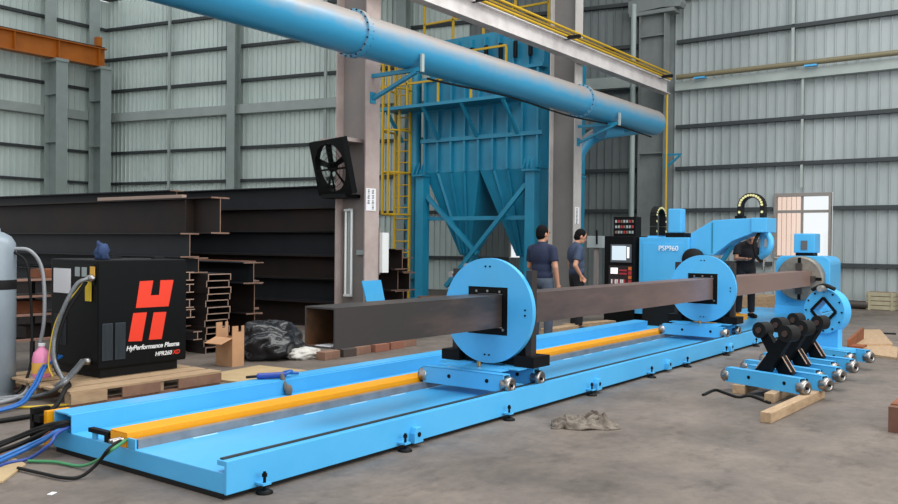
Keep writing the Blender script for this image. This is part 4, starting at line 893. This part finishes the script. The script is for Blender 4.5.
MB().prism([(0, 0), (1, 0), (1, .17), (0, .11)], (q0.x, q0.y, .063), Vector((q1.x-q0.x, q1.y-q0.y, 0)), (0, 0, 1), (.05, -.03, 0)).build('plate', RSTBEAM, t); MB().box(q0.x, q0.y-.2, .063, q0.x+.3, q0.y-.02, .09).build('foot', RSTBEAM, t)
def crate(name, x, y, sx, sy, h, m, lab, z=0):
    t = thing(name, lab, 'crate', (x, y, z))
    n_ = 4
    for k in range(n_):
        z0 = z+h*k/n_; MB().box(x-sx/2, y-sy/2, z0+.01, x-sx/2+.02, y+sy/2, z0+h/n_-.008).build('slat', m, t); MB().box(x-sx/2+.02, y-sy/2, z0+.01, x+sx/2, y-sy/2+.02, z0+h/n_-.008).build('slat', m, t)
    MB().box(x-sx/2+.021, y-sy/2+.021, z, x+sx/2, y+sy/2, z+h-.01).build('core', WOODR, t)
    for yy in (y-sy/2+.04, y+sy/2-.1): MB().box(x-sx/2-.02, yy, z, x-sx/2, yy+.06, z+h).build('post', m, t)
    return t
q = onx(881, 305, 22.0); crate('wooden_crate', 22.2, q.y, .5, .62, .42, mat('crate_olive', 'a7a086', .8, 0, '8e876e', 5, .5), 'low olive wooden crate against the end wall', 0)
q = onx(855, 305, 22.0); t = thing('pipe_scrap', 'short dark pipe pieces lying at the foot of the end wall', 'scrap', (22.3, q.y, 0))
for k in range(3): MB().cyl((22.0+.15*k, q.y-.3, .1), (22.05+.15*k, q.y+.3, .1), .09, 14).build('pipe_piece', [STEEL, BEAM, GIRTL][k], t)
tag(MB().obox(tuple(onz(884, 334)+Vector((0, 0, .012))), (.1, .35, .02), (0, 0, .3)).build('scrap_strip', BLKR), 'small black strip on the floor before the crate', 'scrap')
tag(MB().tube(smooth_path([onz(703, 395, .01), onz(715, 390, .012), onz(725, 393, .01), onz(738, 397, .012), onz(750, 396, .01), onz(770, 403, .01)], 6), .014, 8).build('floor_cable', BLKR), 'black cable lying on the floor under the roller carriage', 'cable')
q = ony(766, 300, 6.1); t = thing('plank_stack', 'low stack of pale planks behind the bed near the chuck', 'planks', (q.x, 6.1, 0))
for k in range(3): MB().box(q.x-.7, 5.85+.03*k, .09*k, q.x+.7, 6.45, .085+.09*k).build('plank', WOOD, t)
# bricks / blocks between bed and column
for k, (x, y, L, a, m) in enumerate(((7.62, 7.50, .3, .1, WOODR), (7.95, 7.50, .22, -.1, STEEL), (8.25, 7.55, .3, .05, WOODR), (8.6, 7.53, .28, .0, mat('brick_red', '8a5a48', .85)), (8.95, 7.56, .3, .06, MATS['brick_red']), (9.3, 7.62, .26, -.05, WOODR))):
    tag(MB().obox((x, y, .05), (L, .14, .1), (0, 0, a)).build('packing_block', m, None, .005), ['brown wooden packing block lowest in the row below the tube end', 'dark steel packing block in the row beside the bed', 'brown wooden packing block between the dark steel and the red bricks', 'red brick in the row, next to the brown block', 'red brick in the row, next to the last block', 'brown wooden packing block ending the row towards the column'][k], 'block')
# ================================================================== STEEL BEAM PILES
def hbeam(name, xc, y0, y1, z, h, b, tf, tw, m, lab, group, ang=0, stiff=()):
    t = thing(name, lab, 'steel beam', (xc, y0, z), ang, group, False)
    MB().prism(hpoly(h, b, tf, tw), (0, 0, 0), (1, 0, 0), (0, 0, 1), (0, y1-y0, 0)).build('section', m, t)
    # bright saw-cut end
    MB().prism(hpoly(h, b, tf, tw), (0, -.002, 0), (1, 0, 0), (0, 0, 1), (0, .0019, 0)).build('cut_end', BEND, t)
    for s_ in stiff: MB().box(-b/2+.01, s_, tf, -tw/2, s_+.02, h-tf).build('stiffener', BEAM, t)
    return t
# back pile: six deep beams, ends beside the fan column
zz = 0.0; hs = [.42, .40, .40, .42, .41, .38]
OR = ['lowest', 'second lowest', 'third lowest', 'third highest', 'second highest', 'topmost']
for k, h in enumerate(hs):
    hbeam('steel_h_beam', 10.62+.02*(k % 2), 10.12+.02*((k*3) % 4), 22.5, zz, h, .3, .018, .014, BEAM2 if k % 2 else BEAM, OR[k]+' deep dark H-beam of the tall pile ending behind the fan column', 'deep beams in the tall back pile', math.radians(7-.9*k)); zz += h
for k, h in enumerate(hs[:5]):
    pass
# front pile: stacked at the left behind the power unit
zz = .0
front = [(7.00, 9.35, .34, .25, BEAM), (7.02, 9.3, .25, .25, BEAM2), (6.98, 9.3, .25, .25, BEAM), (6.98, 9.35, .19, .30, BEAM2)]
for k, (x, y, h, b_, m) in enumerate(front):
    hbeam('steel_h_beam', x-.23, y, 17, zz, h, b_, .014, .01, m, ['lowest', 'second lowest', 'third lowest', 'fourth lowest'][k]+' medium H-beam of the front pile behind the power unit', 'medium beams in the front pile'); zz += h
# (top of the low rows at about 1.03)
hbeam('steel_h_beam', 6.95, 9.2, 17, zz+.005, .20, .3, .014, .01, BEAM2, 'flat bluish H-beam with a bright top edge in the front pile', 'bright edged beam')
zz2 = zz+.205
hbeam('steel_h_beam', 6.74, 9.1, 17, zz2+.005, .31, .28, .016, .012, BEAM2, 'bluish H-beam directly under the big stiffened beam', 'bluish beam')
zz3 = zz2+.315
hbeam('steel_h_beam', 7.31, 9.22, 19, zz3, 2.04-zz3, .3, .02, .014, BEAM, 'big rusty-edged H-beam with end stiffeners on top of the front pile', 'big stiffened beam', 0, (.55,))
q0, q1 = ony(112, 203, 11.0), ony(184, 199, 9.9)
timber('plank', (7.25, 12.0, 0), (7.31, 10.0, 0), .08, .05, 'pinkish wooden plank lying on the big stiffened beam', mat('pinkish_wood', 'a58e80', .7), z=2.042)
hbeam('steel_h_beam', 9.2, 12.8, 22, 1.92, .42, .3, .02, .014, BEAM2, 'long dark H-beam topping the pile under the pale back wall', 'topping beam', math.radians(4))
for k in range(4): hbeam('steel_h_beam', 9.2, 13.0+.1*k, 22, .48*k, .479, .3, .02, .014, BEAM, ['floor level', 'second', 'third', 'fourth'][k]+' dark H-beam of the middle pile under the topping beam', 'middle pile beams', math.radians(4))
# stack of nested channels with bright cut ends
for k in range(12):
    z = .0+k*.0855; xo = 7.10+.004*k+(.012 if k % 3 else 0); t = thing('channel_section', 'bright-ended flat steel channel, %s in the ladder-like stack' % ['lowest', 'second from the bottom', 'third from the bottom', 'fourth from the bottom', 'fifth from the bottom', 'sixth from the bottom', 'sixth from the top', 'fifth from the top', 'fourth from the top', 'third from the top', 'second from the top', 'topmost'][k], 'steel channel', (xo, 9.0+.03*((k*5) % 3), z), 0, 'nested channels in the stack', False)
    w_, h_, tt = .37, .0855, .012
    poly = [(-w_/2, 0), (-w_/2+tt, 0), (-w_/2+tt, h_-tt), (w_/2-tt, h_-tt), (w_/2-tt, 0), (w_/2, 0), (w_/2, h_), (-w_/2, h_)]
    MB().prism(poly, (0, 0, 0), (1, 0, 0), (0, 0, 1), (0, 5, 0)).build('section', BEAM, t); MB().prism(poly, (0, -.003, 0), (1, 0, 0), (0, 0, 1), (0, .0029, 0)).build('cut_end', mat('bright_cut', 'a58a7a', .5, .3), t)
# stubs between the stacks
for k, (x, y, z, h, b_, m, lab) in enumerate(((8.0, 9.35, .86, .30, .36, BEAM2, 'stub of bluish H-beam poking out between the stacks'), (8.1, 9.45, .42, .439, .3, BEAM, 'dark H-beam under the bluish stub between the stacks'), (8.15, 9.5, .0, .419, .3, BEAM, 'lowest dark H-beam between the channel stack and the tall pile'), (8.45, 10.0, .86, .30, .3, RSTBEAM, 'orange rusty H-beam end between the stacks'), (8.6, 10.1, .0, .43, .3, BEAM, 'dark H-beam beside the lowest one between the stacks'), (8.6, 10.1, .431, .428, .3, BEAM2, 'bluish dark H-beam beneath the orange rusty end'))):
    hbeam('steel_h_beam', x, y, 16, z, h, b_, .015, .012, m, lab, None)
# small pieces left of the channels (end faces beside the power unit)
for k, (px, py) in enumerate(((192, 276), (192, 288), (192, 303), (193, 313), (200, 335))):
    q = ony(px, py, 8.95); h = .11
    o = thing('steel_offcut', ['topmost', 'second', 'middle', 'fourth', 'lowest'][k]+' small H-section offcut beside the channel stack', 'steel offcut', (q.x-.06, 8.92, q.z-h/2), 0, 'offcuts beside the channel stack', False)
    MB().prism(hpoly(h, .13, .012, .012), (0, 0, 0), (1, 0, 0), (0, 0, 1), (0, .36, 0)).build('section', BEAM, o); MB().prism(hpoly(h, .13, .012, .012), (0, -.003, 0), (1, 0, 0), (0, 0, 1), (0, .0029, 0)).build('cut_end', MATS['bright_cut'], o)
# rack of pieces behind the gas tank
t = thing('offcut_rack', 'low rack of rusty offcuts behind the gas tank and power unit', 'rack', (4.9, 9.3, 0))
for z in (.35, .62, .82, 1.0): MB().box(4.5, 9.1, z, 6.2, 9.16, z+.022).build('shelf_rail', mat('rack_pink', '9a7566', .7), t); MB().box(4.5, 9.16, z, 6.2, 9.7, z+.012).build('shelf', BEAM, t)
for x in (4.48, 5.0, 6.2): MB().box(x, 9.1, 0, x+.04, 9.14, 1.05).build('post', BEAM, t); MB().box(x, 9.66, 0, x+.04, 9.7, 1.05).build('post', BEAM, t)
MB().box(4.95, 9.05, .7, 4.98, 9.09, .98).build('green_strip', mat('green_strip', '6fae98', .6), t)
MB().box(4.9, 9.2, 1.022, 5.9, 9.5, 1.12).build('offcut', RSTBEAM, t); MB().box(4.6, 9.2, .642, 4.9, 9.5, .78).build('offcut', RSTBEAM, t); MB().box(4.7, 9.2, .372, 5.1, 9.5, .50).build('offcut', BEAM, t)
# dark pile right of the fan column
for k, (x, y, z, L, h, b_) in enumerate(((13.0, 10.75, .0, 1.4, .51, .5), (12.95, 10.85, .512, 1.2, .42, .4), (12.9, 10.7, .935, 1.1, .40, .42), (13.55, 11.1, .0, 1.5, .493, .4), (13.5, 11.0, .494, 1.3, .36, .4), (13.5, 11.05, .858, .9, .3, .34))):
    hbeam('steel_h_beam', x, y, y+L, z, h, b_, .016, .02, BEAM, ['lowest short dark beam of the heap behind the white panel', 'middle short dark beam of the heap behind the white panel', 'top short dark beam of the heap behind the white panel', 'lowest short dark beam at the ladder foot', 'middle short dark beam at the ladder foot', 'top short dark beam at the ladder foot'][k], None)
for k, (px, py, L) in enumerate(((420, 296, 1.4), (450, 288, 1.8), (590, 317, 1.2), (560, 322, .9))):
    q = onz(px, py+12); 
    tag(MB().obox((q.x, q.y, .06), (L, .2, .12), (0, 0, -.6+k*.2)).build('floor_baulk', [BEAM, WOODR, WOOD, WOOD][k], None, .005), ['dark timber baulk lying before the dust collector', 'brown timber baulk lying under the hoppers', 'pale timber baulk on the floor behind the two men', 'short pale timber baulk beside the standing men'][k], 'timber')
# ================================================================== ITEMS ON THE FAN COLUMN
t = thing('wall_fan', 'square black industrial fan tilted out from the column', 'fan', (10.2, 9.95, 2.25))
fc = Vector((10.08, 9.90, 2.68)); W2 = .42; nr = Vector((-.96, .0, -.28)).normalized(); su = Vector((0, 1, 0)); uu = nr.cross(su)*-1; uu = Vector((0, 0, 1))-nr*nr.z; uu.normalize()
# sheared square as the tilt shows it
su = Vector((.25, .97, -.0)).normalized()
def fpt(a, b_, c_=0): return fc+su*a*1.14+uu*b_+nr*c_
def ring(b, R0, R1, d0, d1, n=40, square=False):
    V = []
    for dd in (d0, d1):
        for i in range(n):
            an = 2*PI*i/n; V.append(fpt(R0*math.cos(an), R0*math.sin(an), dd))
        for i in range(n):
            an = 2*PI*i/n; c_, s_ = math.cos(an), math.sin(an); k = R1/max(abs(c_), abs(s_)) if square else R1; V.append(fpt(k*c_, k*s_, dd))
    for i in range(n):
        j = (i+1) % n
        b.add([V[i], V[j], V[n+j], V[n+i]], [(0, 1, 2, 3)]); b.add([V[2*n+i], V[2*n+j], V[3*n+j], V[3*n+i]], [(3, 2, 1, 0)]); b.add([V[i], V[j], V[2*n+j], V[2*n+i]], [(0, 1, 2, 3)]); b.add([V[n+i], V[n+j], V[3*n+j], V[3*n+i]], [(3, 2, 1, 0)])
    return b
fr_ = ring(MB(), .40, .46, -.1, .02, 48, True).build('frame', BLK, t)
for k in range(5):
    a = 2*PI*k/5+.3; c_, s_ = math.cos(a), math.sin(a)
    V = [fpt(.05*c_-.03*s_, .05*s_+.03*c_, -.05), fpt(.05*c_+.03*s_, .05*s_-.03*c_, -.02), fpt(.38*c_+.05*s_, .38*s_-.05*c_, -.03), fpt(.38*c_-.05*s_, .38*s_+.05*c_, -.07)]; V += [v-nr*.008 for v in V]
    MB().add(V, [(0, 1, 2, 3), (7, 6, 5, 4), (0, 4, 5, 1), (1, 5, 6, 2), (2, 6, 7, 3), (3, 7, 4, 0)]).build('blade', BLK, t)
MB().cyl(fpt(0, 0, -.09), fpt(0, 0, .0), .08, 20).build('hub', BLK, t)
for k in range(4): MB().tube([fpt(.2*math.cos(2*PI*i/24)*(.45+.4*k), .2*math.sin(2*PI*i/24)*(.45+.4*k), .015) for i in range(25)], .004, 5).build('guard_ring', BLK, t)
for a_, b2 in ((fpt(-.42, -.03, .01), fpt(.42, -.03, .01)), (fpt(0, -.42, .012), fpt(0, .42, .012))): MB().bar(a_, b2, .03, .015, nr).build('motor_strut', BLK, t)
MB().box(10.0, 9.5, 3.09, 10.42, 10.1, 3.15).build('mount_top', COLP, t); MB().box(10.06, 9.55, 2.18, 10.42, 10.1, 2.24).build('mount_shelf', BLK, t)
t = thing('tube_light', 'vertical twin fluorescent tube light on the column web', 'tube light', (10.38, 9.75, .55))
MB().box(10.36, 9.70, .55, 10.417, 9.78, 2.02).build('housing', PANELG, t)
for y in (9.675, 9.805): MB().cyl((10.345, y, .595), (10.345, y, 1.97), .019, 12).build('tube', mat('tube_glass', 'eef0ee', .3), t)
for z in (.56, 1.97): MB().box(10.31, 9.66, z, 10.36, 9.82, z+.035).build('lamp_holder', WHITE, t)
t = thing('switch_plate', 'small grey conduit plate on the column web beside the tube light', 'plate', (10.4, 9.5, 1.2)); MB().box(10.385, 9.34, 1.25, 10.418, 9.6, 1.33).build('plate', PANELG, t); MB().box(10.37, 9.40, 1.26, 10.385, 9.46, 1.32).build('cover', PANELG, t)
t = thing('white_panel', 'narrow white light panel standing off the column flange', 'panel', (10.63, 9.25, .93))
MB().box(10.60, 9.22, .96, 10.76, 9.28, 1.62).build('panel', WHITE, t); MB().box(10.595, 9.28, .93, 10.62, 9.30, 1.70).build('bracket', COLM, t)
t = thing('column_notice', 'white notice with two columns of black characters on the column flange', 'sign', (10.43, 9.29, 2.0))
n0, n1 = ony(366, 188, 9.298), ony(375.5, 211, 9.298)
MB().box(n0.x, 9.292, n1.z, n1.x, 9.299, n0.z).build('notice_board', PAPER, t)
def glyph(par, x, z, s, seed, Y):
    r = random.Random(seed)
    b = MB()
    for k in range(3): zz_ = z-s*(.1+.38*k+.04*r.random()); b.box(x+s*.08*r.random(), Y-.002, zz_-s*.07, x+s*(.8+.15*r.random()), Y, zz_+s*.04)
    b.box(x+s*.42, Y-.0025, z-s*.95, x+s*.54, Y-.0005, z-.02*s)
    if r.random() > .4: b.box(x+s*.1, Y-.0025, z-s*.9, x+s*.2, Y-.0005, z-s*.45)
    return b.build('character', BLK, par)
wn = n1.x-n0.x; hn = n0.z-n1.z
for k in range(4): glyph(t, n0.x+wn*.56, n0.z-hn*(.05+.235*k), hn*.19, k, 9.292)
for k in range(3): glyph(t, n0.x+wn*.12, n0.z-hn*(.05+.235*k), hn*.19, 10+k, 9.292)
t = thing('column_notice', 'narrow white notice strip on the column beside the dust collector', 'sign', (17.5, 9.29, 1.9))
n0, n1 = ony(575, 207, 9.298), ony(579, 224, 9.298); MB().box(n0.x, 9.292, n1.z, n1.x, 9.299, n0.z).build('notice_board', PAPER, t)
for k in range(4): glyph(t, n0.x+.04, n0.z-(n0.z-n1.z)*(.06+.235*k), .09, 20+k, 9.292)
q = [ony(362, 281, 9.1), ony(381, 280, 9.1), ony(385, 301, 9.1), ony(367, 303, 9.1)]
t = thing('blue_plate', 'small bright blue plate leaning by the column foot above the tube', 'plate', (10.2, 9.1, 0))
MB().prism([(p.x, p.z) for p in q], (0, 9.1, 0), (1, 0, 0), (0, 0, 1), (0, .02, 0)).build('plate', BLUE, t)
MB().box(10.05, 9.09, 0, 10.1, 9.14, .5).box(10.25, 9.09, 0, 10.3, 9.14, .5).build('stand', BLKR, t)
# ================================================================== PEOPLE
def remesh(mb, name, m, parent, vox=.012, smooth=4):
    o = mb.build(name, m, parent)
    r = o.modifiers.new('r', 'REMESH'); r.mode = 'VOXEL'; r.voxel_size = vox; r.use_smooth_shade = True
    s_ = o.modifiers.new('s', 'SMOOTH'); s_.iterations = smooth; s_.factor = .5
    bpy.context.view_layer.update()
    me = bpy.data.meshes.new_from_object(o.evaluated_get(bpy.context.evaluated_depsgraph_get())); o.modifiers.clear(); o.data = me
    me.materials.clear(); me.materials.append(m)
    return o
def person(loc, rz, lab, J, shirt, trousers, shoes=BLKR, cap_=None):
    """J: joints in local coords (x forward, y left, z up)"""
    t = thing('person', lab, 'person', loc, rz, None, False)
    V = {k: Vector(v) for k, v in J.items()}
    hd = V['head']; hz = V['head_dir'].normalized(); up = V['head_up'].normalized(); sd = up.cross(hz).normalized(); up = hz.cross(sd)
    HM = Matrix((hz, sd, up)).transposed()
    def H(x, y, z): return hd+HM@Vector((x, y, z))
    b = MB()
    # torso
    b.ell(V['pelvis'], (.115, .165, .13)); b.ell(V['waist'], (.105, .145, .14)); b.ell(V['chest'], (.125, .175, .19)); b.cap(V['chest']+(V['neck']-V['chest'])*.55, V['neck'], .075, .06)
    for s_ in 'lr': b.cap(V['chest']+(V[s_+'sho']-V['chest'])*.45, V[s_+'sho'], .075, .055); b.cap(V['neck']+Vector((0, 0, -.03)), V[s_+'sho']+Vector((0, 0, -.0)), .05, .045)
    b.cap(V['neck'], H(-.015, 0, -.07), .056, .052)
    # head
    b.ell(H(0, 0, .02), (.097, .077, .105), rot=HM); b.ell(H(.02, 0, -.055), (.07, .058, .06), rot=HM); b.ell(H(.098, 0, -.015), (.02, .014, .024), 10, 6, rot=HM)
    for s_ in (-1, 1): b.ell(H(-.005, s_*.08, -.005), (.02, .012, .032), 10, 6, rot=HM)
    b.ell(H(.085, 0, -.06), (.014, .025, .009), 10, 6, rot=HM)
    for s_ in 'lr':
        sh, el, wr, hn, hp, kn, an, to = [V[s_+k] for k in ('sho', 'elb', 'wri', 'han', 'hip', 'kne', 'ank', 'toe')]
        b.cap(sh, el, .052, .04); b.cap(el, wr, .041, .027)
        d = (hn-wr).normalized(); side = V.get(s_+'palm', Vector((0, 1, 0))); side = (side-d*side.dot(d)).normalized(); nr_ = d.cross(side)
        b.cap(wr, wr+d*.05, .027, .030)
        for k, (o_, L) in enumerate(((-.030, .072), (-.010, .082), (.010, .078), (.029, .062))):
            base = wr+d*.075+side*o_; b.cap(wr+d*.03+side*o_*.7, base, .013, .0115, 8)
            mid = base+d*L*.55+nr_*.008; b.cap(base, mid, .0105, .0095, 8); b.cap(mid, mid+d*L*.40+nr_*.022, .0095, .008, 8)
        tb = wr+d*.025-side*.028; b.cap(tb, tb+d*.035-side*.028, .013, .011, 8); b.cap(tb+d*.035-side*.028, tb+d*.065-side*.034+nr_*.01, .011, .009, 8)
        b.cap(hp, kn, .085, .058); b.cap(kn, an, .057, .036); b.cap(an+Vector((0, 0, -.03)), to, .038, .032)
    body = remesh(b, 'body', SKIN, t, .0075, 3)
    # shirt
    b = MB(); b.ell(V['waist'], (.125, .165, .15)); b.ell(V['chest'], (.142, .19, .2)); b.ell(V['pelvis']+Vector((0, 0, .05)), (.132, .18, .11))
    b.cap(V['chest']+(V['neck']-V['chest'])*.35, V['chest']+(V['neck']-V['chest'])*.9, .10, .075)
    for s_ in 'lr':
        sh, el = V[s_+'sho'], V[s_+'elb']; b.cap(V['chest']+(sh-V['chest'])*.4, sh+Vector((0, 0, -.005)), .092, .068); b.cap(V['neck']+Vector((0, 0, -.045)), sh, .07, .062); b.cyl(sh, sh+(el-sh)*.72, .068, 16, .066)
    sh_ = remesh(b, 'polo_shirt', shirt, t, .012, 9)
    nk = V['neck']; MB().lathe(nk+Vector((0, 0, -.025)), [(.075, -.012), (.082, .0), (.072, .03), (.066, .03), (.07, -.01)], 20).build('collar', shirt, sh_)
    # trousers
    b = MB(); b.ell(V['pelvis']+Vector((0, 0, -.02)), (.13, .178, .12))
    for s_ in 'lr':
        hp, kn, an = V[s_+'hip'], V[s_+'kne'], V[s_+'ank']; b.cap(V['pelvis'], hp, .11, .098); b.cap(hp, kn, .098, .072); b.cyl(kn, an+(kn-an)*.05, .072, 16, .062); b.ell(kn, (.072, .072, .072))
    remesh(b, 'trousers', trousers, t, .012, 4)
    for s_ in 'lr':
        an, to = V[s_+'ank'], V[s_+'toe']; b = MB(); d = (to-an); d.z = 0; d.normalize(); b.cap(an+Vector((0, 0, -.035))-d*.05, an+Vector((0, 0, -.04))+d*.06, .045, .045); b.cap(an+Vector((0, 0, -.04))+d*.05, to+d*.02+Vector((0, 0, 0)), .045, .036)
        for i, q in enumerate(b.v): b.v[i] = (q[0], q[1], max(q[2], 0.0))
        b.build('shoe', shoes, t)
    # hair
    b = MB(); b.ell(H(-.016, 0, .035), (.098, .086, .105), 24, 16, rot=HM); b.ell(H(-.04, 0, -.01), (.072, .078, .08), 20, 12, rot=HM)
    hr = remesh(b, 'hair', HAIR, t, .01, 2)
    for s_ in (-1, 1):
        MB().ell(H(.088, s_*.032, .012), (.008, .013, .006), 10, 6, rot=HM).build('eye', BLK, t); MB().ell(H(.090, s_*.034, .034), (.008, .02, .005), 10, 6, rot=HM).build('eyebrow', HAIR, t)
    MB().ell(H(.094, 0, -.062), (.008, .022, .004), 10, 6, rot=HM).build('mouth', mat('lips', '8a4f45', .6), t)
    if cap_: b = MB(); b.ell(H(-.005, 0, .055), (.104, .092, .085), 24, 12, rot=HM); b.ell(H(.1, 0, .06), (.06, .07, .012), 16, 8, rot=HM); b.build('cap', cap_, t)
    return t
base = dict(pelvis=(0, 0, .95), waist=(0, 0, 1.10), chest=(.0, 0, 1.29), neck=(-.01, 0, 1.46), head=(.02, 0, 1.60), head_dir=(1, 0, 0), head_up=(0, 0, 1),
            lsho=(0, .18, 1.385), rsho=(0, -.18, 1.385), lelb=(-.03, .25, 1.13), relb=(-.03, -.25, 1.13), lwri=(.04, .25, .89), rwri=(.04, -.25, .89), lhan=(.07, .245, .80), rhan=(.07, -.245, .80), lpalm=(-1, 0, 0), rpalm=(-1, 0, 0),
            lhip=(0, .1, .90), rhip=(0, -.1, .90), lkne=(.02, .11, .49), rkne=(.02, -.11, .49), lank=(0, .12, .085), rank=(0, -.12, .085), ltoe=(.15, .14, .04), rtoe=(.15, -.14, .04))
face = lambda dx, dy: math.atan2(dy, dx)
p1 = onz(541, 344); person((p1.x, p1.y, 0), face(1, -.05), 'man seen from behind in a navy polo shirt and grey jeans', {**base, 'head_dir': (.9, -.35, -.05), 'lelb': (.04, .24, 1.13), 'lwri': (.2, .2, 1.0), 'lhan': (.28, .18, .98)}, NAVY, JEAN)
p2 = onz(576, 331); person((p2.x, p2.y, 0), face(.75, -.66), 'man in a slate polo shirt and dark trousers with a hand on his hip', {**base, 'head': (.06, 0, 1.585), 'head_dir': (.93, -.1, -.35), 'head_up': (.35, 0, .93), 'chest': (-.02, 0, 1.29), 'waist': (-.0, 0, 1.1), 'rsho': (-.02, -.18, 1.385), 'relb': (-.13, -.27, 1.11), 'rwri': (-.02, -.235, .95), 'rhan': (.04, -.2, .88), 'rpalm': (.2, 0, 1), 'lsho': (-.02, .18, 1.385)}, SLATE, DARKC)
p3 = Vector((15.75, 4.92, .15)); person(tuple(p3), face(-.8, -.55), 'worker in dark clothes bending over the tube behind the gantry torch', {**base, 'waist': (.03, 0, 1.08), 'chest': (.14, 0, 1.22), 'neck': (.22, 0, 1.36), 'head': (.30, 0, 1.46), 'head_dir': (.75, 0, -.66), 'head_up': (.66, 0, .75), 'lsho': (.18, .19, 1.33), 'rsho': (.18, -.19, 1.33), 'lelb': (.26, .25, 1.08), 'relb': (.26, -.25, 1.08), 'lwri': (.42, .14, 1.08), 'rwri': (.42, -.14, 1.08), 'lhan': (.5, .1, 1.07), 'rhan': (.5, -.1, 1.07)}, DARKC, DARKC, cap_=None)
